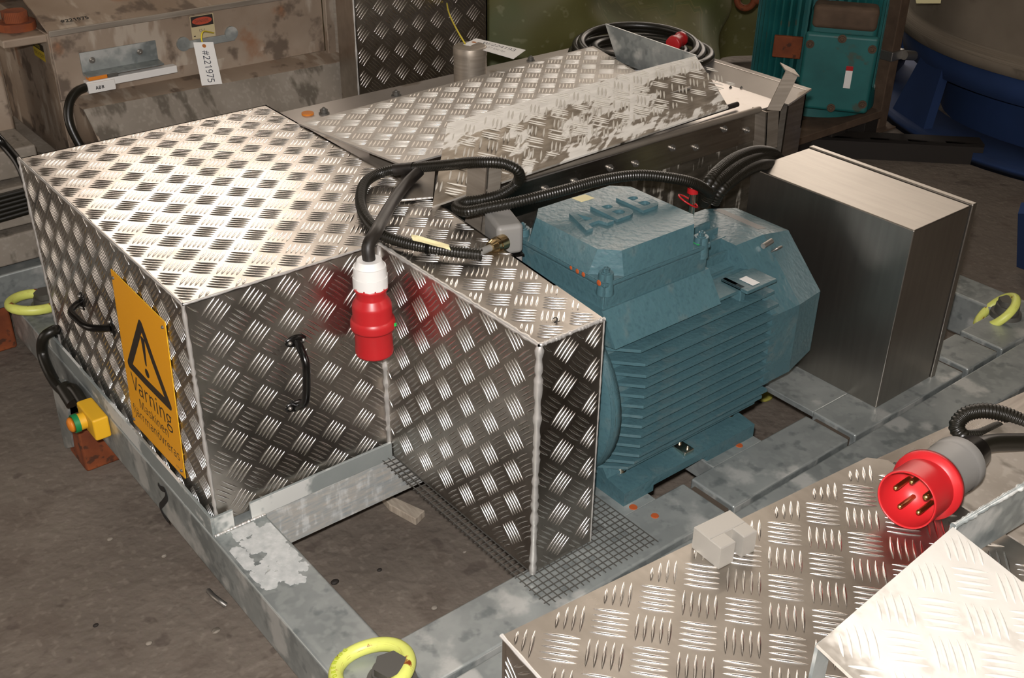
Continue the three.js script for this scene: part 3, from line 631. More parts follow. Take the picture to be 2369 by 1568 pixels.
  function loft(a, b) { const tri = []; const n = a.length; for (let i = 0; i < n; i++) { const j = (i + 1) % n; tri.push(a[i], a[j], b[j], a[i], b[j], b[i]); } const c = b.reduce((s, p) => s.add(p), V(0, 0, 0)).multiplyScalar(1 / n); for (let i = 0; i < n; i++) tri.push(c, b[i], b[(i + 1) % n]); const g = new THREE.BufferGeometry(); g.setAttribute('position', new THREE.Float32BufferAttribute(tri.flatMap((p) => [p.x, p.y, p.z]), 3)); g.computeVertexNormals(); return g; }
  const lid = part(t, 'terminal_lid', join(bx(0.649, 0.925, 0.704, 0.714, 0.089, 0.351, 0.003), loft(lidPts(0.651, 0.923, 0.091, 0.349, 0.046, 0.713), lidPts(0.668, 0.915, 0.108, 0.338, 0.03, 0.76))), M.motor);
  const abb = letters('ABB', 0.076, 0.0075, V(0.697, 0.7585, 0.246), X_, nZ);
  part(lid, 'raised_lettering', abb, M.motor, 'raised maker letters ABB');
  for (const [x, z] of [[0.664, 0.337], [0.911, 0.337], [0.664, 0.103], [0.911, 0.103]]) part(lid, 'lid_screw', join(hexBolt(V(x, 0.727, z), Y_, 0.008), cyl(V(x, 0.685, z), V(x, 0.727, z), 0.0165, 0.0135, 18)), M.motor);
  for (const [u, v, r] of [[1323, 596, 0.004], [1338, 602, 0.005], [1352, 610, 0.005], [1388, 632, 0.006]]) { const p = ox(0.6505, u, v); part(lid, 'rust_spot', along(new THREE.SphereGeometry(r, 8, 6).scale(1, 0.25, 1), V(0.6492, 0.7095, p.z), nX), M.rustSpot, 'orange rust'); }
  part(lid, 'paper_sticker', slab([oy(0.7604, 1322, 458), oy(0.7604, 1345, 467), oy(0.7604, 1376, 458), oy(0.7604, 1354, 449)], 0.0004, Y_), M.tape, 'beige sticker');
  part(lid, 'green_sticker', slab([V(0.896, 0.7155, 0.345), V(0.922, 0.7155, 0.345), V(0.922, 0.7155, 0.325), V(0.896, 0.7155, 0.325)], 0.0006, Y_), M.greenTag, 'small green sticker');
  // nipple with red cap
  const q = oy(0.70, 1600, 474);
  part(t, 'grease_nipple', cyl(q.clone().setY(0.646), q.clone().add(V(0, 0.03, 0)), 0.008, 0.007, 16), M.boltBright);
  part(t, 'red_cap', prism(6, 0.0125, 0.014, q.clone().add(V(0, 0.027, 0)), Y_), M.red, 'red plastic cap on a strap');
  const rp = []; for (let i = 0; i < 14; i++) { const a = i / 14 * 6.283; rp.push(q.clone().add(V(-0.012 + Math.cos(a) * 0.021, 0.012 + Math.cos(a + 2.6) * 0.012, Math.sin(a) * 0.02))); }
  part(t, 'cap_strap', tube(rp, 0.0018, 40, 6, true), M.redDeep);
}

// ---------------------------------------------------------------- steel cabinet
{
  const t = thing('control_cabinet', 'tall plain stainless steel control cabinet standing on the frame beside the blue motor', 'cabinet');
  part(t, 'body', bx(1.347, 1.553, TOP, 0.683, 0.093, 0.52, 0.003), M.cabinet);
  part(t, 'gasket', bx(1.552, 1.558, TOP + 0.006, 0.678, 0.097, 0.516, 0), M.blackPaint);
  const d = part(t, 'door', bx(1.557, 1.574, TOP - 0.002, 0.6855, 0.09, 0.523, 0.003), M.cabinet);
  for (const y of [0.36, 0.57]) part(d, 'lock', cyl(V(1.574, y, 0.14), V(1.58, y, 0.14), 0.011), M.bolt);
}

// ---------------------------------------------------------------- the machine behind the motor, with its tread plate cover
{
  const t = thing('feeder_machine', 'long low stainless steel machine with a white-crusted tread plate cover behind the motor', 'machine');
  const MY = 0.66, zf = -0.205, zr = -0.935, x0 = 0.625, x1 = 1.9;
  part(t, 'body', bx(x0, x1 - 0.01, TOP, MY - 0.006, zr, zf - 0.012, 0.003), M.stainlessDull);
  part(t, 'top_plate', bx(x0, 1.83, MY - 0.006, MY, zr - 0.006, zf + 0.002, 0.0015), M.top);
  part(t, 'end_lip', slab([V(1.826, MY, zr), V(1.826, MY, zf + 0.02), V(1.908, 0.69, zf + 0.028), V(1.908, 0.69, zr)], 0.005, Y_), M.top);
  part(t, 'end_plate', slab([V(x1, TOP + 0.01, zr), V(x1, TOP + 0.01, zf + 0.02), V(x1, 0.686, zf + 0.02), V(x1, 0.686, zr)], 0.005, X_), M.stainless);
  part(t, 'end_return', slab([V(1.83, TOP + 0.01, zf + 0.02), V(x1, TOP + 0.01, zf + 0.02), V(x1, 0.684, zf + 0.02), V(1.83, 0.658, zf + 0.02)], 0.005, Z_), M.stainless);
  part(t, 'upper_band', bx(x0, 1.83, 0.572, MY - 0.007, zf - 0.012, zf - 0.004, 0.001), M.stainless);
  const lower = part(t, 'lower_panel', bx(x0, 1.83, TOP + 0.005, 0.572, zf - 0.012, zf - 0.008, 0.001), M.stainlessDull);
  part(lower, 'stained_face', quadUV(V(x0 + 0.01, TOP + 0.01, zf - 0.008), V(1.825, TOP + 0.01, zf - 0.008), V(1.825, 0.571, zf - 0.008), V(x0 + 0.01, 0.571, zf - 0.008), 0.0006, Z_), M.drip, 'dull panel with white run marks');
  for (const [u, v] of [[1411, 388], [1470, 378], [1555, 342], [1609, 341], [1675, 298], [1727, 301], [1262, 437], [1330, 420]]) { const p = oz(zf - 0.004, u, v); part(t, 'bolt', hexBolt(p, Z_, 0.008), M.bolt); }
  part(t, 'rod', cyl(oz(zf + 0.012, 1185, 416), oz(zf + 0.012, 1757, 253), 0.0085, 0.0085, 16), M.stainlessDull);
  part(t, 'seal_strip', cyl(oy(0.672, 1215, 398), oy(0.672, 1706, 241), 0.007, 0.007, 12), M.darkSteel);
  // bent angle posts
  { const c0 = oz(0.0, 1128, 384), c1 = oz(0.0, 1106, 592), d = c1.clone().sub(c0);
    const mk = (a, b, dir, w) => slab([a, b, b.clone().addScaledVector(dir, w), a.clone().addScaledVector(dir, w)], 0.004, dir.x ? Z_ : nX);
    const mid = c0.clone().addScaledVector(d, 0.46).add(V(0.004, 0, 0));
    part(t, 'angle_post', join(mk(c0, mid, nZ, 0.062), mk(c0, mid, X_, 0.036), mk(mid, c1, nZ, 0.055), mk(mid, c1, X_, 0.036)), M.stainlessDull);
    const b = ox(c0.x - 0.004, 1095, 528); part(t, 'post_hole_bolt', hexBolt(V(mid.x - 0.004, b.y, c0.z - 0.03), nX, 0.009), M.boltDark);
  }
  { const a = oz(-0.17, 1774, 260), b = oz(-0.17, 1770, 350), e = oy(0.755, 1850, 176), f = oy(0.765, 1816, 160);
    const lo = join(slab([a, b, b.clone().add(V(0, 0, -0.05)), a.clone().add(V(0, 0, -0.05))], 0.004, nX), slab([a, b, b.clone().add(V(0.05, 0, 0)), a.clone().add(V(0.05, 0, 0))], 0.004, Z_));
    const up = slab([a.clone().add(V(0.006, 0.004, 0)), a.clone().add(V(0.05, -0.004, 0)), e, f], 0.004, V(-0.3, 0.5, 0.7));
    const lip = slab([f, e, e.clone().add(V(0.02, 0.006, -0.035)), f.clone().add(V(0.022, 0.006, -0.035))], 0.003, Y_);
    part(t, 'angle_post', join(lo, up, lip), M.stainlessDull); }
  // stub pipe
  part(t, 'stub_pipe', lathe([[0.0, 0.124], [0.04, 0.124], [0.0455, 0.121], [0.0465, 0.1], [0.045, 0.098], [0.045, 0.0], [0.05, 0.0]], V(1.212, MY, -0.792), Y_, 40), M.stainlessDull);
  for (const [u, v, s] of [[917, 222, 0.012], [957, 233, 0.009], [1228, 141, 0.011], [1258, 151, 0.011], [750, 263, 0.012], [1690, 203, 0.004], [1715, 204, 0.004]]) part(t, 'bolt', hexBolt(oy(MY, u, v), Y_, s), M.boltDark);
  part(t, 'orange_washer', cyl(oy(MY, 712, 264), oy(MY, 712, 264).add(V(0, 0.004, 0)), 0.016), M.orange, 'orange washer');
  // cover: tread sheet, crusted flap, cheek
  const yp = (z) => 0.735 + (z + 0.65) * 0.049, C = (x, z) => V(x, yp(z), z);
  const cov = [C(0.603, -0.65), C(0.624, -0.245), C(1.5, -0.245), C(1.505, -0.45), C(1.607, -0.728)];
  const cover = part(t, 'cover_sheet', slab(cov, 0.004, Y_), M.treadDust);
  const bars = [], cu = V(1, 0, 0), cw = V(0, 0.049, 1).normalize();
  treadBars(bars, V(0, yp(0), 0), cu, cw, cw.clone().cross(cu), [[0.61, -0.645], [0.63, -0.25], [1.49, -0.25], [1.5, -0.45], [1.6, -0.725]].map(([x, z]) => [x, z * 1.0012]), [0.9, -0.5]);
  const fl = [oy(0.8, 1035, 285), oy(0.8, 1610, 128), oy(0.7, 1686, 246), oy(0.742, 1000, 476)];
  part(t, 'cover_flap', patch(fl[0], fl[1], fl[2], fl[3], 0.005, V(0, 1, 1), 30, 12, 0.004), M.flap, 'sloping flap crusted with white deposit');
  { const U = fl[1].clone().sub(fl[0]).normalize(), N = U.clone().cross(fl[3].clone().sub(fl[0])).normalize(); if (N.y < 0) N.negate(); const Wd = N.clone().cross(U); const pl = fl.map((p) => [p.clone().sub(fl[0]).dot(U), p.clone().sub(fl[0]).dot(Wd)]);
    const fb = []; treadBars(fb, fl[0].clone().addScaledVector(N, -0.0006), U, Wd, N, pl, [0.1, 0.03]); placeBars(t, fb.filter((b, i) => i % 4), 0, M.barCrust); }
  part(t, 'cover_rear_leg', slab([V(0.7, MY, -0.5), V(0.7, MY, -0.3), V(0.7, 0.742, -0.3), V(0.7, 0.72, -0.5)], 0.003, nX), M.stainlessDull);
  part(t, 'cover_cheek', slab([ox(1.6, 1400, 55), ox(1.6, 1610, 128), V(1.6, 0.70, -0.28), V(1.6, 0.715, -0.62)], 0.004, nX), M.galv, 'grey end cheek of the cover');
  part(t, 'cover_tab', slab([oy(0.75, 932, 386), oy(0.75, 1008, 379), oy(0.7375, 1001, 457), oy(0.7375, 917, 464)], 0.003, Y_), M.tread);
  placeBars(t, bars, 0, M.barDull);
  part(t, 'weld_bead', bead(oy(0.74, 915, 464), oy(0.74, 1001, 457), 0.002), M.weld);
}
// coil of black cable with a red coupling on the machine
{
  const t = thing('cable_coil', 'coil of black cable lying on the machine top behind the cover cheek', 'cable'), c = oy(0.69, 1478, 122), gs = [];
  for (let i = 0; i < 5; i++) { const R = 0.205 - 0.018 * i, g = new THREE.TorusGeometry(R, 0.0115, 10, 60).rotateX(Math.PI / 2).rotateZ(rr(-0.04, 0.04)).rotateX(rr(-0.05, 0.05)).translate(c.x + rr(-0.01, 0.01), 0.69 + (i % 3) * 0.014, c.z + rr(-0.01, 0.01)); part(t, 'loop', g, M.rubber); }
  const p = oy(0.735, 1566, 97);
  const r = part(t, 'red_coupling', lathe([[0, 0], [0.021, 0], [0.023, 0.006], [0.023, 0.02], [0.019, 0.022], [0.019, 0.05], [0.022, 0.052], [0.022, 0.062], [0, 0.062]], p.clone().add(V(-0.03, 0, 0.01)), V(0.9, 0.05, -0.3), 10), M.red, 'red plastic coupling');
}
// paper tags
function tag(name, label, P, txt, strPts, vertical) {
  const t = thing(name, label, 'tag');
  const n = P[1].clone().sub(P[0]).cross(P[3].clone().sub(P[0])).normalize(); if (n.dot(camera.position.clone().sub(P[0])) < 0) n.negate();
  part(t, 'paper', slab(P, 0.0006, n), M.paper);
  part(t, 'writing', quadUV(P[0], P[1], P[2], P[3], 0.0008, n), std({ roughness: 0.8, map: canvasTex(512, 224, (g, w, h) => { g.fillStyle = '#e9e7e2'; g.fillRect(0, 0, w, h); g.fillStyle = '#1d2430'; g.font = txt[1] ? '74px sans-serif' : '104px sans-serif'; g.fillText(txt[0], txt[1] ? 110 : 96, txt[1] ? 92 : 150, 390); if (txt[1]) { g.fillStyle = '#8d8a86'; g.font = '44px sans-serif'; g.fillText(txt[1], 110, 160, 360); } g.fillStyle = '#b06a30'; g.beginPath(); g.arc(44, 112, 22, 0, 7); g.fill(); }) }), 'handwritten number ' + txt[0]);
  part(t, 'string', tube(strPts, 0.0022, 24, 6), M.string, 'yellow string');
}
tag('paper_tag', 'white paper tag on a yellow string lying on the stub pipe', [oy(0.785, 1072, 103), oy(0.772, 1188, 136), oy(0.772, 1216, 116), oy(0.785, 1101, 89)], ['W/224193', 'ABB 37 kW 4p'], [oz(-1.19, 1034, 8), oz(-1.1, 1038, 28), oy(0.80, 1062, 78), oy(0.788, 1076, 101)]);

// ---------------------------------------------------------------- hoses, cables, plugs
{
  const t = thing('corrugated_hose', 'black corrugated hose looping over the guard and across the blue motor', 'hose');
  const pts = [[1114, 589, .745], [1060, 583, .746], [1000, 574, .746], [940, 562, .745], [885, 543, .745], [847, 505, .745], [834, 460, .745], [850, 417, .746], [890, 397, .75], [950, 389, .762], [1040, 381, .795], [1110, 375, .83], [1165, 378, .835], [1198, 395, .82], [1195, 424, .785], [1160, 449, .765], [1115, 462, .757], [1075, 468, .755], [1056, 478, .757], [1078, 489, .765], [1130, 480, .775], [1200, 466, .785], [1300, 441, .795], [1400, 415, .8], [1480, 405, .8], [1555, 412, .79], [1606, 424, .77], [1641, 446, .72], [1654, 466, .63], [1656, 484, .54]].map(([u, v, y]) => oy(y, u, v));
  part(t, 'conduit', hose(pts, 0.011), M.rubber);
  part(t, 'tape_wrap', hose(pts, 0.0125, 0.02, 12, 0.02, 0.262, 0.285), M.cable);
  const a = oy(0.757, 955, 556), b = oy(0.757, 1042, 578);
  part(t, 'label_strip', patch(a, b, b.clone().add(V(0.004, 0.006, -0.012)), a.clone().add(V(0.004, 0.007, -0.012)), 0.001, V(-0.4, 1, 0.4), 10, 2, 0.006), M.tape, 'cream label strip');
  part(t, 'cable_tie', hose(pts, 0.0132, 0.02, 12, 0, 0.046, 0.049), M.blackPaint);
}
{
  const t = thing('connector_hood', 'grey die-cast connector hood with brass gland beside the motor terminal box', 'connector');
  const c = oy(0.735, 1165, 535), ax = V(0.35, 0, -0.94).normalize(), sd = V(0.94, 0, 0.35).normalize();
  const m = new THREE.Matrix4().makeBasis(sd, Y_, ax.clone().negate()).setPosition(c);
  part(t, 'hood', new RoundedBoxGeometry(0.052, 0.06, 0.085, 3, 0.009).applyMatrix4(m), M.greyPl);
  part(t, 'gasket', new THREE.BoxGeometry(0.054, 0.004, 0.087).translate(0, -0.033, 0).applyMatrix4(m), M.blackPaint);
  part(t, 'housing', new RoundedBoxGeometry(0.05, 0.022, 0.083, 2, 0.004).translate(0, -0.045, 0).applyMatrix4(m), M.greyPl);
  const g0 = oy(0.738, 1150, 566), g1 = oy(0.742, 1118, 580), gd = g1.clone().sub(g0).normalize();
  part(t, 'gland', join(cyl(g0.clone().addScaledVector(gd, -0.02), g0, 0.015, 0.015, 18), along(new THREE.CylinderGeometry(0.0155, 0.0155, 0.01, 6), g0.clone().addScaledVector(gd, 0.006), gd), along(new THREE.CylinderGeometry(0.01, 0.014, 0.012, 16), g0.clone().addScaledVector(gd, 0.016), gd)), M.brass, 'brass cable gland');
  part(t, 'cable', cyl(g0, g1.clone().addScaledVector(gd, 0.012), 0.0065, 0.0065, 12), M.greyPl);
}
{
  const t = thing('power_plug', 'red industrial plug with a white gland nut hanging from a black cable against the guard', 'plug');
  const p = V(0.345, 0.548, 0.062);
  part(t, 'red_body', lathe([[0.0, 0.004], [0.03, 0.004], [0.031, 0.0], [0.0345, 0.0], [0.0355, 0.003], [0.0355, 0.012], [0.0348, 0.0125], [0.035, 0.052], [0.0405, 0.054], [0.0415, 0.058], [0.0415, 0.068], [0.039, 0.074], [0.0362, 0.076], [0.0365, 0.1], [0.035, 0.106], [0.0285, 0.117], [0.0275, 0.119], [0.0278, 0.131], [0.031, 0.134], [0.031, 0.142], [0, 0.142]], p, Y_, 44), M.red);
  part(t, 'gland_nut', join(along(new THREE.CylinderGeometry(0.0325, 0.0325, 0.021, 10), V(p.x, p.y + 0.15, p.z), Y_), along(new THREE.CylinderGeometry(0.0295, 0.0305, 0.02, 24), V(p.x, p.y + 0.17, p.z), Y_), cyl(V(p.x, p.y + 0.18, p.z), V(p.x, p.y + 0.192, p.z), 0.027, 0.022, 24)), M.white, 'white gland nut');
  part(t, 'rating_mark', bx(p.x + 0.022, p.x + 0.03, p.y + 0.06, p.y + 0.067, p.z + 0.031, p.z + 0.0335, 0.001), M.greenTag);
  part(t, 'cable', tube([V(0.345, 0.735, 0.062), V(0.348, 0.762, 0.056), oy(0.775, 868, 540), oy(0.76, 888, 502), oy(0.75, 915, 458), oy(0.752, 945, 420), oy(0.762, 970, 396)], 0.0118, 60, 12), M.cable, 'dirty black cable');
}
{ // cables between machine and cabinet
  const ways = [[[1636, 462, .70], [1650, 430, .735], [1690, 395, .745], [1740, 368, .73], [1775, 362, .69], [1800, 380, .62]], [[1650, 468, .69], [1668, 440, .72], [1705, 408, .73], [1752, 384, .715], [1790, 380, .66]], [[1628, 470, .68], [1637, 425, .74], [1680, 380, .755], [1735, 353, .74], [1780, 352, .70], [1806, 370, .62]]];
  ways.forEach((w, i) => { const t = thing('black_conduit', ['lowest', 'middle', 'topmost'][[1, 0, 2][i]] + ' of three black conduits arching from the motor to the cabinet', 'conduit', 'black conduits behind the cabinet'); part(t, 'conduit', hose(w.map(([u, v, y]) => oy(y, u, v)), 0.0135, 0.006, 12, 0.07), M.rubber); });
}
{ // push button box on the frame side
  const t = thing('push_button_box', 'yellow push button box with a green ring on the side of the frame', 'switch'), xo = -0.036;
  const a = ox(xo, 213, 975), b = ox(xo, 215, 1012), c = ox(xo, 176, 934);
  const y1 = a.y, y0 = b.y, z1 = a.z, z0 = c.z;
  part(t, 'box', bx(xo, -0.0005, y0, y1, z0, z1, 0.005), M.yellowBox);
  const m = V(xo, (y0 + y1) / 2, lerp(z0, z1, 0.42));
  part(t, 'collar', cyl(m, m.clone().add(V(-0.014, 0, 0)), 0.019, 0.019, 22), M.yellowBox);
  part(t, 'green_ring', cyl(m.clone().add(V(-0.014, 0, 0)), m.clone().add(V(-0.026, 0, 0)), 0.021, 0.021, 22), M.green, 'green ring');
  part(t, 'button', lathe([[0, 0.012], [0.01, 0.011], [0.016, 0.007], [0.018, 0], [0, 0]], m.clone().add(V(-0.026, 0, 0)), nX, 20), M.orange, 'worn button');
  part(t, 'cable', tube([V(xo + 0.018, y1 - 0.02, z0), V(xo + 0.012, y1 + 0.005, z0 - 0.05), ox(-0.035, 150, 905), ox(-0.035, 118, 868), ox(-0.03, 98, 815), ox(-0.02, 103, 778), ox(0.0, 122, 765), V(0.03, 0.255, -0.9)], 0.0125, 60, 10), M.rubber);
  const q = ox(-0.035, 158, 912); part(t, 'cable_gland', along(new THREE.CylinderGeometry(0.019, 0.017, 0.05, 14), q, V(0.1, -0.45, 0.75)), M.rubber);
}

// ---------------------------------------------------------------- second machine in front: tread plate lid, bent sheet, plug
{
  const t = thing('second_guard', 'tread plate guard lid of the neighbouring machine with a small slotted block on its edge', 'guard'), LY = 0.70;
  const O = oy(LY, 1160, 1470), E = oy(LY, 2005, 1058), U = E.clone().sub(O), len = U.length(); U.normalize(); const W = V(-U.z, 0, U.x); // towards the viewer
  const P = (u, w, y = LY) => O.clone().addScaledVector(U, u).addScaledVector(W, w).setY(y);
  part(t, 'lid_plate', slab([P(0, 0), P(0, 0.62), P(len + 0.02, 0.62), P(len + 0.02, 0.02), P(len, 0)], 0.0045, Y_), M.tread);
  part(t, 'side_plate', slab([P(0.002, 0, 0.27), P(0.002, 0.62, 0.27), P(0.002, 0.62, LY - 0.004), P(0.002, 0, LY - 0.004)], 0.0045, nX), M.tread);
  part(t, 'back_plate', slab([P(0, 0.002, 0.27), P(len, 0.002, 0.27), P(len, 0.002, LY - 0.004), P(0, 0.002, LY - 0.004)], 0.0045, nZ), M.tread);
  part(t, 'end_plate', slab([P(len, 0, 0.27), P(len, 0.62, 0.27), P(len, 0.62, LY - 0.004), P(len, 0, LY - 0.004)], 0.0045, X_), M.tread);
  part(t, 'near_plate', slab([P(0, 0.62, 0.27), P(len, 0.62, 0.27), P(len, 0.62, LY - 0.004), P(0, 0.62, LY - 0.004)], 0.0045, Z_), M.tread);
  const uw = (p) => { const d = p.clone().sub(O); return [d.dot(U), d.dot(W)]; };
  const bars = []; treadBars(bars, O, U, W, Y_, [[0.003, 0.003], [0.003, 0.6], [len, 0.6], [len, 0.01]], uw(oy(LY, 1815, 1234)), 0.0705);
  treadBars(bars, P(0.002, 0, 0), W, Y_, nX, [[0.004, 0.28], [0.6, 0.28], [0.6, LY - 0.008], [0.004, LY - 0.008]], [0.045, 0.68]);
  placeBars(t, bars, 300);
  part(t, 'weld_bead', bead(P(0, 0), P(0, 0.62), 0.0025), M.weld);
  const [bu, bw] = uw(oy(LY, 1672, 1268)), lb = (a, b, c, d, y0, y1) => slab([P(bu + a, bw + c, y1), P(bu + a, bw + d, y1), P(bu + b, bw + d, y1), P(bu + b, bw + c, y1)], y1 - y0, Y_, 0.0015);
  const blk = part(t, 'slotted_block', join(lb(-0.032, 0.028, -0.022, 0.006, LY, LY + 0.034), lb(-0.032, -0.008, 0.006, 0.026, LY, LY + 0.034), lb(0.006, 0.028, 0.006, 0.026, LY, LY + 0.034)), M.alu, 'small slotted aluminium block');
  part(blk, 'set_screw', cyl(P(bu + 0.028, bw + 0.012, LY + 0.014), P(bu + 0.038, bw + 0.012, LY + 0.014), 0.006, 0.006, 10), M.bolt);
}
{
  const t = thing('bent_sheet', 'bent tread plate sheet white with dust lying on the second lid', 'sheet'), fy = 0.78;
  const L = oy(fy, 1890, 1490), T = oy(fy, 2205, 1218), G = oy(fy, 2450, 1075), sl = V(0, -0.62, 0.78).normalize();
  const R = V(0.0, -0.2, 0.98).normalize(), LL = V(0.0, -0.3, 0.95).normalize();
  const w = part(t, 'white_sheet', patch(L, T, T.clone().addScaledVector(R, 0.3), L.clone().addScaledVector(R, 0.3), 0.0045, V(0, 1, 0.5), 20, 16, 0.001), M.whiteSheet, 'sloping sheet white with dust');
  const U = T.clone().sub(L).normalize(), N = U.clone().cross(R).normalize(); if (N.y < 0) N.negate(); const Wd = N.clone().cross(U); if (Wd.dot(R) < 0) Wd.negate();
  const bars = []; treadBars(bars, L, U, Wd, N, [[0.004, 0.004], [0.004, 0.29], [T.distanceTo(L), 0.29], [T.distanceTo(L) - 0.004, 0.004]], [0.075, 0.06], 0.072);
  placeBars(t, bars, 300, std({ color: 0xbab6ae, metalness: 0.2, roughness: 0.55 }));
  part(t, 'upright_flange', slab([T, G, G.clone().setY(0.706), T.clone().setY(0.706)], 0.004, Z_), M.galv);
  part(t, 'weld_bead', bead(T, G, 0.004), M.galvCrust);
  for (const [p, q] of [[L, 0.06], [T, 0.03]]) part(t, 'leg', slab([p.clone().add(V(0.004, -0.006, 0)), p.clone().add(V(0.03, -0.006, 0)), p.clone().add(V(0.03, 0, 0)).setY(0.7045), p.clone().add(V(0.004, 0, 0)).setY(0.7045)], 0.004, Z_), M.galv);
}
{
  const t = thing('second_machine', 'stainless and beige sheet metal machine body beyond the second tread plate lid', 'machine');
  const a = oy(0.66, 2325, 980), b = oy(0.66, 2105, 1092), d = a.clone().sub(b).normalize(), s = V(-d.z, 0, d.x);
  const far = a.clone().addScaledVector(d, 0.02);
  part(t, 'top_plate', slab([b, b.clone().addScaledVector(s, 0.5), far.clone().addScaledVector(s, 0.5).addScaledVector(d, 0.5), far.clone().addScaledVector(d, 0.3).addScaledVector(s, 0.3), far], 0.005, Y_), M.dusty, 'beige dusty top plate');
  const c = oy(0.5, 1990, 1078), e = oy(0.5, 2480, 856), q = e.clone().sub(c).normalize(), r = V(-q.z, 0, q.x);
  part(t, 'ledge', slab([c, c.clone().addScaledVector(r, 0.3), e.clone().addScaledVector(r, 0.3), e], 0.006, Y_), M.stainless, 'brushed steel ledge');
  part(t, 'body', slab([c.clone().setY(0.494).addScaledVector(r, 0.004), c.clone().setY(0.494).addScaledVector(r, 0.5), e.clone().setY(0.494).addScaledVector(r, 0.5), e.clone().setY(0.494).addScaledVector(r, 0.004)], 0.22, Y_), M.stainlessDull);
  part(t, 'upper_body', slab([b.clone().setY(0.655).addScaledVector(s, 0.012), b.clone().setY(0.655).addScaledVector(s, 0.5), far.clone().setY(0.655).addScaledVector(s, 0.5), far.clone().setY(0.655).addScaledVector(s, 0.012)], 0.16, Y_), M.stainlessDull);
  const t2 = thing('second_base_frame', 'galvanised base frame of the neighbouring machine under the second lid', 'frame');
  part(t2, 'beam', bx(-0.06, 2.2, BOT, TOP - 0.004, 0.562, 0.672, 0.006), M.galv);
  part(t2, 'side_beam', bx(-0.06, 0.05, BOT, TOP - 0.006, 0.672, 1.9, 0.006), M.galv);
  for (const x of [0.0, 1.6]) part(t2, 'foot', bx(x, x + 0.1, 0, BOT, 0.57, 0.67, 0.004), M.rust);
}
{
  const t = thing('corrugated_hose', 'short black corrugated hose loop resting on the beige plate by the second plug', 'hose');
  const pts = [[2440, 1010, .65], [2369, 977, .66], [2320, 957, .665], [2272, 950, .665], [2232, 960, .655], [2213, 985, .64], [2226, 1008, .63], [2262, 1010, .62], [2310, 992, .61]].map(([u, v, y]) => oy(y, u, v));
  part(t, 'conduit', hose(pts, 0.0125), M.rubber);
  const t2 = thing('corrugated_hose', 'stub of black corrugated hose behind the second red plug', 'hose');
  part(t2, 'conduit', hose([oy(0.6, 2040, 1092), oy(0.61, 2090, 1082), oy(0.62, 2160, 1070)], 0.011), M.rubber);
}
{
  const t = thing('power_plug', 'red five-pin industrial plug with open end and brass pins on the second lid', 'plug');
  const c = oy(0.748, 2096, 1157), R = 0.0385;
  const right = V(1, 0, 0).applyQuaternion(camera.quaternion), fw = V(0, 0, -1).applyQuaternion(camera.quaternion);
  const ax = right.clone().multiplyScalar(0.62).addScaledVector(fw, 0.72).add(V(0, 0.24, 0)).normalize();
  part(t, 'socket_shell', lathe([[0.0, 0.05], [R * 0.9, 0.05], [R * 0.92, 0.002], [R * 0.95, 0.0], [R * 0.99, 0.0], [R, 0.003], [R * 0.99, 0.05], [R * 0.99, 0.052], [R * 1.2, 0.056], [R * 1.21, 0.064], [R * 1.0, 0.068], [0, 0.068]], c, ax, 48), M.red);
  const side = ax.clone().cross(Y_).normalize(), up = side.clone().cross(ax);
  for (let i = 0; i < 5; i++) { const a = 0.5 + i * 1.2566, q = c.clone().addScaledVector(side, Math.cos(a) * 0.021).addScaledVector(up, Math.sin(a) * 0.021); part(t, 'pin', join(cyl(q.clone().addScaledVector(ax, 0.012), q.clone().addScaledVector(ax, 0.05), i ? 0.0034 : 0.0046, i ? 0.0034 : 0.0046, 12), along(new THREE.SphereGeometry(i ? 0.0034 : 0.0046, 10, 8), q.clone().addScaledVector(ax, 0.012), ax)), M.brassPin); }
  part(t, 'grey_back', lathe([[R * 1.15, 0.064], [R * 1.12, 0.072], [R * 0.98, 0.08], [R * 0.95, 0.13], [R * 0.99, 0.132], [R * 0.99, 0.15], [R * 0.9, 0.155], [0.0, 0.155]], c, ax, 36), M.greyPl, 'grey back shell');
  part(t, 'label', along(new THREE.CylinderGeometry(R * 1.004, R * 1.004, 0.02, 12, 1, true, 3.0, 0.7), c.clone().addScaledVector(ax, 0.03), ax), M.tape, 'white rating label');
  const e = c.clone().addScaledVector(ax, 0.155);
  part(t, 'boot', along(new THREE.CylinderGeometry(0.024, 0.031, 0.05, 20), e.clone().addScaledVector(ax, 0.022), ax), M.blackPaint);
  part(t, 'cable', tube([e.clone().addScaledVector(ax, 0.03), e.clone().addScaledVector(ax, 0.08), e.clone().addScaledVector(ax, 0.16).add(V(0.03, -0.02, 0.03)), e.clone().addScaledVector(ax, 0.3).add(V(0.12, -0.05, 0.1))], 0.013, 30, 10), M.rubber);
}

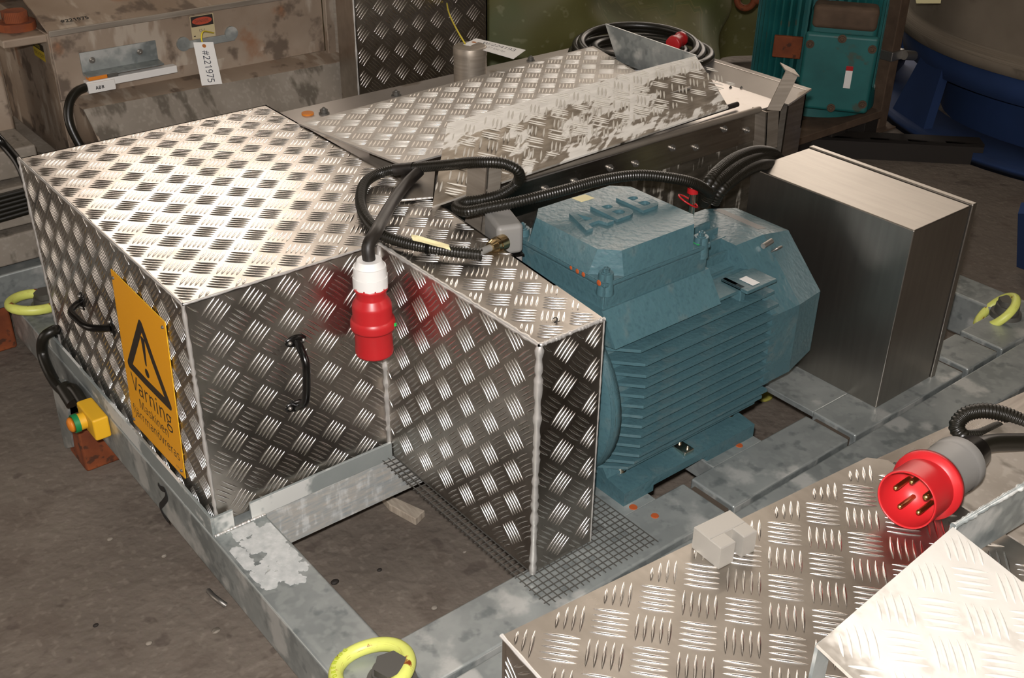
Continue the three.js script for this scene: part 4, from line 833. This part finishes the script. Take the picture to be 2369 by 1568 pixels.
// ---------------------------------------------------------------- dirty machine behind the guard
{
  const t = thing('dirty_machine', 'old stainless machine stained brown standing behind the tread plate guard', 'machine');
  const z = -1.45, xl = 0.315, xr = 1.14;
  part(t, 'front_panel', bx(xl, xr, 0.63, 0.815, z - 0.02, z, 0.004), M.dirty);
  part(t, 'body', bx(xl + 0.002, 1.12, 0.2, 0.81, -2.0, z - 0.02, 0.004), M.dirty);
  part(t, 'top_cover', slab([V(xl, 0.818, z + 0.004), V(1.3, 0.818, z + 0.004), V(1.3, 1.02, -2.05), V(xl, 1.02, -2.05)], 0.006, Y_), M.dirty);
  part(t, 'top_front_lip', bx(xl, 1.24, 0.806, 0.822, z, z + 0.007, 0.002), M.stainlessDull);
  part(t, 'side_plate', bx(xl - 0.005, xl, 0.25, 0.815, -1.78, z, 0.001), M.dirty);
  part(t, 'upper_box', bx(xl - 0.4, 1.3, 0.9, 1.3, -2.6, -2.05, 0.01), M.dirty);
  part(t, 'side_flange', bx(xr, xr + 0.03, 0.58, 0.95, z, z + 0.02, 0.002), M.dirty);
  part(t, 'bracket_plate', slab([V(1.15, 0.95, z), V(1.15, 0.6, z), V(1.26, 0.56, z + 0.13), V(1.26, 0.95, z + 0.13)], 0.005, V(-0.7, 0, 0.7)), M.stainlessDull);
  // ledge: flat top, bent front
  part(t, 'ledge_top', slab([V(xl + 0.02, 0.635, z), V(xl + 0.03, 0.622, z + 0.075), V(1.2, 0.612, z + 0.075), V(1.2, 0.632, z)], 0.005, Y_), M.dirty);
  part(t, 'ledge_front', slab([V(xl + 0.03, 0.622, z + 0.075), V(xl + 0.04, 0.53, z + 0.15), V(1.22, 0.51, z + 0.15), V(1.2, 0.612, z + 0.075)], 0.005, Z_), M.dusty, 'sloping ledge grey with dust');
  part(t, 'ledge_apron', slab([V(xl + 0.04, 0.53, z + 0.15), V(xl + 0.04, 0.28, z + 0.17), V(1.22, 0.28, z + 0.17), V(1.22, 0.51, z + 0.15)], 0.005, Z_), M.dusty);
  part(t, 'ledge_cheek', slab([V(xl + 0.025, 0.62, z), V(xl + 0.03, 0.62, z + 0.075), V(xl + 0.04, 0.53, z + 0.15), V(xl + 0.04, 0.28, z + 0.17), V(xl + 0.03, 0.28, z)], 0.005, nX), M.dirty);
  // bolted bracket plate and latch plate
  const bp = part(t, 'bracket', join(bx(0.384, 0.6, 0.69, 0.752, z, z + 0.004, 0.001), slab([V(0.384, 0.699, z + 0.003), V(0.6, 0.699, z + 0.003), V(0.6, 0.695, z + 0.04), V(0.384, 0.695, z + 0.04)], 0.004, Y_)), M.galv, 'galvanised bracket');
  for (const x of [0.415, 0.55]) part(bp, 'bolt', hexBolt(V(x, 0.728, z + 0.004), Z_, 0.0075), M.bolt);
  part(t, 'latch_plate', join(bx(0.668, 0.84, 0.712, 0.734, z, z + 0.004, 0.002), cyl(V(0.68, 0.728, z), V(0.68, 0.728, z + 0.006), 0.02, 0.02, 18), cyl(V(0.83, 0.735, z), V(0.83, 0.735, z + 0.006), 0.02, 0.02, 18)), M.galv, 'galvanised latch plate');
  // sensor bar
  const sb = part(t, 'sensor_bar', bx(0.376, 0.635, 0.664, 0.684, z + 0.02, z + 0.045, 0.002), M.white, 'pale sensor bar');
  part(sb, 'orange_end', bx(0.384, 0.436, 0.6845, 0.694, z + 0.02, z + 0.044, 0.002), M.orange);
  part(sb, 'lens', bx(0.437, 0.466, 0.6845, 0.694, z + 0.02, z + 0.044, 0.002), M.boltDark);
  part(sb, 'front_block', bx(0.376, 0.452, 0.652, 0.680, z + 0.03, z + 0.05, 0.002), M.white);
  part(sb, 'printed_mark', letters('ABB', 0.009, 0.0005, V(0.396, 0.661, z + 0.0502), X_, Y_), M.blackMark, 'small printed ABB mark');
  part(t, 'sensor_cable', tube([V(0.376, 0.668, z + 0.035), V(0.345, 0.664, z + 0.045), V(0.318, 0.645, z + 0.06), V(0.3, 0.6, z + 0.08), V(0.32, 0.5, z + 0.12), V(0.345, 0.44, z + 0.17), V(0.37, 0.36, z + 0.2)], 0.012, 50, 10), M.rubber);
  // stickers
  const st = (x0, x1, y0, y1, draw) => quadUV(V(x0, y0, z), V(x1, y0, z), V(x1, y1, z), V(x0, y1, z), 0.001, Z_);
  part(t, 'warning_sticker', st(0.71, 0.782, 0.735, 0.8), std({ roughness: 0.6, map: canvasTex(256, 224, (g, w, h) => { g.fillStyle = '#b9ab86'; g.fillRect(0, 0, w, h); g.fillStyle = '#241c18'; g.fillRect(8, 6, 240, 100); g.fillStyle = '#a8432c'; g.beginPath(); g.ellipse(128, 56, 108, 36, 0, 0, 7); g.fill(); g.fillStyle = '#3a3026'; g.font = '40px sans-serif'; g.fillText('DANGER', 46, 70, 160); g.font = '34px sans-serif'; g.fillText('CS-1', 84, 160); g.fillRect(20, 190, 20, 12); }) }), 'worn red and black warning sticker');
  part(t, 'yellow_sticker', quadUV(V(xl - 0.005, 0.727, -1.59), V(xl - 0.005, 0.727, -1.50), V(xl - 0.005, 0.772, -1.50), V(xl - 0.005, 0.772, -1.59), 0.001, nX), std({ roughness: 0.6, map: canvasTex(256, 128, (g, w, h) => { g.fillStyle = '#b9a02a'; g.fillRect(0, 0, w, h); g.fillStyle = '#231c0e'; g.fillRect(0, 0, 256, 52); g.fillStyle = '#c8b23a'; g.font = '36px sans-serif'; g.fillText('NOTICE', 50, 42); g.fillStyle = '#231c0e'; g.font = '40px sans-serif'; g.fillText('PINCH POINT', 10, 104, 236); }) }), 'yellow and black sticker');
  part(t, 'marker_writing', letters('#221975', 0.014, 0.0004, V(0.36, 0.832, z - 0.02), X_, V(0, 0.32, -0.95)), M.blackMark, 'faded marker writing');
  part(t, 'corner_nut', join(prism(6, 0.034, 0.03, V(0.27, 0.83, -1.56), Y_), cyl(V(0.27, 0.81, -1.56), V(0.27, 0.832, -1.56), 0.05, 0.05, 20)), M.rust, 'rusty corner nut');
  part(t, 'corner_bracket', bx(0.2, xl, 0.79, 0.812, -1.68, -1.46, 0.004), M.dirty);
  // bearing and shaft at the end
  part(t, 'end_frame', bx(0.12, 0.2, 0.3, 0.79, -1.8, -1.52, 0.01), M.dirty);
  part(t, 'bearing', lathe([[0, 0.07], [0.03, 0.07], [0.035, 0.05], [0.07, 0.045], [0.085, 0.03], [0.085, 0.0], [0, 0]], V(0.12, 0.56, -1.64), nX, 30), M.stainless);
  part(t, 'bearing_bolt', cyl(V(0.05, 0.69, -1.62), V(0.12, 0.69, -1.62), 0.02, 0.02, 12), M.rust);
  part(t, 'shaft', cyl(V(-0.2, 0.6, -1.7), V(0.12, 0.56, -1.64), 0.035, 0.035, 18), M.rust);
  // base rails
  part(t, 'base_rail', bx(-0.9, 1.25, 0.15, 0.245, -1.9, -1.31, 0.006), M.galv);
  part(t, 'base_rail', bx(-0.9, 0.32, 0.262, 0.345, -1.9, -1.32, 0.006), M.dusty);
  part(t, 'base_panel', bx(-0.9, 0.30, 0.36, 0.47, -1.9, -1.33, 0.006), M.dusty);
  part(t, 'base_panel', bx(-0.9, 0.2, 0.482, 0.56, -1.75, -1.36, 0.006), M.dusty);
  for (const x of [0.4, 1.05]) part(t, 'leg', bx(x, x + 0.1, 0, 0.15, -1.8, -1.4, 0.006), M.rust);
}
tag('paper_tag', 'white paper tag with handwritten number hanging from a yellow string on the dirty machine', [oz(-1.36, 447, 98), oz(-1.34, 467, 198), oz(-1.34, 514, 194), oz(-1.36, 493, 97)].map((p) => p), ['#221975', ''], [V(0.775, 0.745, -1.445), oz(-1.38, 468, 75), oz(-1.37, 466, 90), oz(-1.36, 470, 103)]);
{
  const t = thing('cable_bundle', 'bundle of black cables lying along the dirty machine base', 'cable');
  for (let i = 0; i < 6; i++) part(t, 'cable', tube([V(-0.7, 0.40 + i * 0.013, -1.31), V(-0.2, 0.398 + i * 0.012, -1.305 + (i % 2) * 0.012), V(0.06, 0.405 + i * 0.012, -1.30), V(0.3, 0.42 + i * 0.01, -1.30)], 0.0085, 24, 8), M.rubber);
  const t2 = thing('black_pipe', 'slanted black pipe leaning behind the guard corner', 'pipe');
  part(t2, 'pipe', tube([oz(-1.2, -60, 260), oz(-1.2, 0, 325), oz(-1.15, 40, 372), oz(-1.1, 62, 420), oz(-1.05, 75, 470)], 0.012, 30, 10), M.blackPaint);
}
// another guard of tread plate standing behind
{
  const t = thing('upright_guard', 'upright tread plate guard standing behind the machine between dirty machine and green tarpaulin', 'guard');
  const z = -1.2, a = oz(-1.2, 823, 100).x, b = oz(-1.2, 1127, 100).x, y0 = 0.12, y1 = 1.05;
  part(t, 'front_plate', slab([V(a, y0, z), V(b, y0, z), V(b, y1, z), V(a, y1, z)], 0.005, Z_), M.tread);
  part(t, 'side_plate', slab([V(a, y0, z), V(a, y0, z - 0.1), V(a, y1, z - 0.1), V(a, y1, z)], 0.005, nX), M.tread);
  part(t, 'side_plate', slab([V(b, y0, z), V(b, y0, z - 0.1), V(b, y1, z - 0.1), V(b, y1, z)], 0.005, X_), M.tread);
  part(t, 'top_plate', slab([V(a, y1, z), V(b, y1, z), V(b, y1, z - 0.1), V(a, y1, z - 0.1)], 0.005, Y_), M.tread);
  for (const x of [a, b - 0.06]) part(t, 'foot', bx(x, x + 0.06, 0, y0, z - 0.095, z - 0.005, 0.003), M.galv);
  const bars = [], p = oz(z, 1095, 30); treadBars(bars, V(0, 0, z), X_, Y_, Z_, [[a + 0.005, y0], [b - 0.005, y0], [b - 0.005, y1 - 0.005], [a + 0.005, y1 - 0.005]], [p.x, p.y]);
  placeBars(t, bars, 0);
  part(t, 'weld_bead', bead(V(a, y0, z), V(a, y1, z), 0.003), M.weld);
}
// tarpaulin over a stack
{
  const t = thing('tarpaulin', 'olive green tarpaulin hanging in folds over a stack behind the machine', 'tarpaulin');
  const nu = 90, nv = 46, pos = [], idx = [];
  const f = (u, v) => { const x = lerp(1.35, 4.4, u), y = lerp(1.5, 0.02, v); const fold = 0.14 * Math.sin(u * 21 + 2.3 * vnoise(u * 4, v * 3, 64, 3) * 3) * (0.25 + 0.75 * v) + 0.12 * (vnoise(u * 7, v * 4, 64, 9) - 0.5) + 0.05 * (vnoise(u * 19, v * 11, 64, 4) - 0.5); return V(x + 0.06 * (vnoise(u * 6, v * 9, 64, 2) - 0.5), y, -2.05 + 0.25 * v - 0.12 * Math.pow(1 - v, 3) + fold - 0.3 * sm(0.7, 1, u)); };
  for (let j = 0; j <= nv; j++) for (let i = 0; i <= nu; i++) { const p = f(i / nu, j / nv); pos.push(p.x, p.y, p.z); }
  for (let j = 0; j < nv; j++) for (let i = 0; i < nu; i++) { const a = j * (nu + 1) + i; idx.push(a, a + nu + 1, a + 1, a + 1, a + nu + 1, a + nu + 2); }
  const g = new THREE.BufferGeometry(); g.setAttribute('position', new THREE.Float32BufferAttribute(pos, 3)); g.setIndex(idx); g.computeVertexNormals();
  part(t, 'cloth', g, M.tarp);
  const top = []; for (let i = 0; i <= nu; i++) top.push(f(i / nu, 0)); const pp = [], ii = [];
  top.forEach((p) => { pp.push(p.x, p.y, p.z, p.x, p.y + 0.03, -3.0); }); for (let i = 0; i < nu; i++) { const a = 2 * i; ii.push(a, a + 2, a + 1, a + 1, a + 2, a + 3); }
  const g2 = new THREE.BufferGeometry(); g2.setAttribute('position', new THREE.Float32BufferAttribute(pp, 3)); g2.setIndex(ii); g2.computeVertexNormals();
  part(t, 'top_cloth', g2, M.tarp);
}
// teal motor standing on end
{
  const t = thing('teal_motor', 'teal finned motor standing on end with a bolted rectangular cover plate', 'motor');
  const cx = 3.28, cz = -1.16, R = 0.215, y0 = 0.19, y1 = 0.95;
  part(t, 'stator_body', cyl(V(cx, y0, cz), V(cx, y1, cz), R, R, 40), M.teal);
  for (let i = 0; i < 44; i++) { const a = i / 44 * 6.283, d = V(Math.cos(a), 0, Math.sin(a)), s = V(-Math.sin(a), 0, Math.cos(a)).multiplyScalar(0.004), p = V(cx, y0 + 0.03, cz).addScaledVector(d, R - 0.01), q = V(cx, y0 + 0.03, cz).addScaledVector(d, R + 0.04); const up = V(0, y1 - y0 - 0.06, 0); part(t, 'cooling_fin', slab([p.clone().add(s), q.clone().add(s), q.clone().add(s).add(up), p.clone().add(s).add(up)], 0.008, s.clone().normalize()), M.teal); }
  part(t, 'end_flange', cyl(V(cx, y0 - 0.05, cz), V(cx, y0 + 0.02, cz), R + 0.05, R + 0.045, 40), M.teal);
  // terminal box facing the viewer
  const d = camera.position.clone().sub(V(cx, 0.4, cz)).setY(0).normalize(), r = V(d.z, 0, -d.x), bc = V(cx, 0.37, cz).addScaledVector(d, R + 0.07).addScaledVector(r, 0.09);
  const bm = new THREE.Matrix4().makeBasis(r, Y_, d).setPosition(bc);
  const Bx = (w, h, dd, x, y, z2, rad) => new RoundedBoxGeometry(w, h, dd, 3, rad).translate(x, y, z2).applyMatrix4(bm);
  part(t, 'terminal_box', Bx(0.25, 0.36, 0.12, 0, 0.03, -0.02, 0.02), M.teal);
  part(t, 'dirty_shelf', Bx(0.24, 0.09, 0.1, 0, 0.185, 0.0, 0.02), M.tealRust, 'grimy ledge');
  const cv = part(t, 'cover_plate', Bx(0.275, 0.3, 0.03, 0, -0.02, 0.055, 0.03), M.teal);
  for (const [x, y] of [[-0.115, 0.085], [0.115, 0.085], [0, 0.115], [-0.115, -0.13], [0.115, -0.13], [0, -0.155]]) part(cv, 'cover_bolt', hexBolt(V(x, y, 0.07).applyMatrix4(bm), d, 0.014), M.tealRust);
  part(cv, 'paper_label', Bx(0.026, 0.085, 0.002, 0.045, -0.03, 0.0715, 0.0008).rotateY(0), M.paper, 'narrow white and red label');
  part(cv, 'label_red_end', Bx(0.026, 0.018, 0.0022, 0.045, 0.005, 0.0716, 0.0008), M.red);
  part(t, 'rust_plate', Bx(0.11, 0.085, 0.02, -0.2, 0.04, -0.03, 0.004), M.rust, 'rusty name plate');
  const ep = V(cx, 0.52, cz).addScaledVector(r, -R - 0.06);
  part(t, 'eye_bolt', join(cyl(ep.clone().addScaledVector(r, 0.08), ep, 0.016, 0.016, 12), along(new THREE.TorusGeometry(0.035, 0.014, 8, 20).rotateX(Math.PI / 2), ep.clone().addScaledVector(r, -0.035), d)), M.rust, 'rusty eye bolt');
  const p = thing('pallet', 'dark pallet carrying the teal motor', 'pallet');
  for (let i = 0; i < 5; i++) part(p, 'plank', bx(2.85, 3.4, 0.1, 0.132, -1.62 + i * 0.155, -1.62 + i * 0.155 + 0.125, 0.003), M.tealRust);
  for (const x of [2.86, 3.08, 3.3]) part(p, 'bearer', bx(x, x + 0.09, 0, 0.1, -1.62, -0.88, 0.003), M.darkSteel);
}
{ const b0 = oy(0, 2026, 294), t = thing('steel_post', 'dark rusty square steel post standing between teal motor and mixer pan', 'post');
  part(t, 'tube', bx(b0.x - 0.03, b0.x + 0.03, 0.006, 1.5, b0.z - 0.03, b0.z + 0.03, 0.004), M.tealRust); part(t, 'foot_plate', bx(b0.x - 0.06, b0.x + 0.06, 0, 0.008, b0.z - 0.06, b0.z + 0.06, 0.002), M.tealRust);
  part(t, 'clamp', join(bx(b0.x - 0.04, b0.x + 0.05, 0.3, 0.34, b0.z - 0.04, b0.z + 0.04, 0.004), cyl(V(b0.x + 0.03, 0.32, b0.z + 0.05), V(b0.x + 0.09, 0.31, b0.z + 0.06), 0.02, 0.02, 12)), M.bolt); }
// concrete mixer pan on a blue stand
{
  const t = thing('mixer_drum', 'large grey concrete-crusted mixer pan on a blue steel stand', 'mixer');
  const cx = 4.49, cz = -0.42, yb = 0.35;
  part(t, 'pan', lathe([[0, 0.02], [0.94, 0], [0.977, 0.012], [0.985, 0.05], [0.955, 0.075], [0.94, 0.09], [0.9, 0.5], [0.93, 1.2], [0.88, 1.2], [0.85, 0.2], [0, 0.15]], V(cx, yb, cz), Y_, 72), M.concrete);
  part(t, 'blue_ring', lathe([[0.86, -0.1], [0.93, -0.1], [0.945, -0.002], [0.86, -0.002], [0.86, -0.1]], V(cx, yb, cz), Y_, 72), M.blue);
  const a0 = Math.atan2(-0.902 - cz, 3.583 - cx), a1 = Math.atan2(-0.1 - cz, 3.5 - cx);
  for (const [a, w] of [[a0, 0.11], [a1 - 0.1, 0.2], [a0 - 1.2, 0.15], [a1 + 1.5, 0.15], [a1 + 2.6, 0.15]]) { const d = V(Math.cos(a), 0, Math.sin(a)), q = V(-d.z, 0, d.x), p = (k, w2, y) => V(cx, y, cz).addScaledVector(d, k).addScaledVector(q, w2); part(t, 'stand_leg', slab([p(0.93, -w * 0.8, yb - 0.06), p(0.93, w * 0.8, yb - 0.06), p(1.0, w * 1.3, 0.0), p(1.0, -w * 1.3, 0.0)], 0.04, d), M.blue); }
  part(t, 'base_ring', lathe([[0.8, 0], [1.02, 0], [1.02, 0.05], [0.8, 0.05], [0.8, 0]], V(cx, 0, cz), Y_, 60), M.blue);
  part(t, 'pan_plate', slab([oy(0.62, 2118, -4), oy(0.62, 2178, -4), oy(0.6, 2176, 8), oy(0.6, 2120, 8)].map((p) => p.add(V(0, 0, 0))), 0.004, V(-0.8, 0.2, 0.3)), M.tape, 'pale name plate');
  part(t, 'inner_drum', cyl(V(cx, 0.0, cz), V(cx, yb, cz), 0.72, 0.72, 40), M.blue);
  const b = thing('steel_channel', 'dark steel channel lying on the floor before the blue stand', 'beam');
  part(b, 'web', slab([V(2.98, 0.0, -0.98), V(2.98, 0.085, -0.98), V(3.5, 0.085, -0.46), V(3.5, 0.0, -0.46)], 0.02, Z_), M.darkSteel);
  part(b, 'flange', slab([V(2.98, 0.085, -0.98), V(3.5, 0.085, -0.46), V(3.56, 0.085, -0.52), V(3.04, 0.085, -1.04)], 0.012, Y_), M.darkSteel);
  const e = thing('blue_leg', 'blue steel leg standing at the edge past the cabinet', 'leg');
  part(e, 'plate', slab([oy(0.0, 2345, 640), oy(0.0, 2480, 640), oy(0.3, 2480, 520), oy(0.3, 2362, 470)], 0.04, V(-0.3, 0.3, 1)), M.blue);
}
// litter
function scrap(name, label, geo, mat, cat) { const t = thing(name, label, cat); part(t, 'piece', geo, mat); }
scrap('wood_offcut', 'short pale wood offcut on the floor under the cross beam', slab([oy(0.02, 872, 1132), oy(0.02, 982, 1180), oy(0.02, 962, 1200), oy(0.02, 900, 1166)], 0.02, Y_, 0.002), M.wood, 'wood');
scrap('yellow_scrap', 'crumpled yellow scrap on the floor between motor and cabinet', new THREE.IcosahedronGeometry(0.022, 1).scale(1.2, 0.35, 0.9).translate(oy(0, 1768, 922).x, 0.006, oy(0, 1768, 922).z), std({ color: 0x8f8a3a, roughness: 0.9 }), 'scrap');
scrap('curled_shaving', 'curled grey metal shaving on the floor beside the side beam', tube([oy(0.006, 482, 1366), oy(0.012, 495, 1380), oy(0.012, 508, 1390), oy(0.006, 522, 1400)], 0.006, 20, 8), M.bolt, 'shaving');
[[255, 1249, 0.006], [775, 1349, 0.008], [380, 1288, 0.005], [345, 1490, 0.006], [222, 1448, 0.005], [1005, 1408, 0.006], [1075, 1278, 0.004], [878, 1320, 0.005], [500, 1462, 0.008]].forEach(([u, v, r], i) => {
  const p = oy(0, u, v), g = new THREE.IcosahedronGeometry(r, 1).scale(1.2, 0.6, 0.9).translate(p.x, r * 0.5, p.z);
  const t = thing('floor_crumb', i % 3 === 1 ? 'dark crumb of dirt on the brown floor' : 'pale crumb of stone on the brown floor', 'crumb', i % 3 === 1 ? 'dark crumbs on the floor' : 'pale crumbs on the floor'); part(t, 'crumb', g, i % 3 === 1 ? M.darkSteel : M.dusty);
});

// ---------------------------------------------------------------- every thing gets its origin at its base
for (const g of THINGS) {
  const b = new THREE.Box3().setFromObject(g), c = b.getCenter(V(0, 0, 0));
  c.y = b.min.y;
  g.position.copy(c);
  for (const k of g.children) k.position.sub(c);
}

renderer.render(scene, camera);
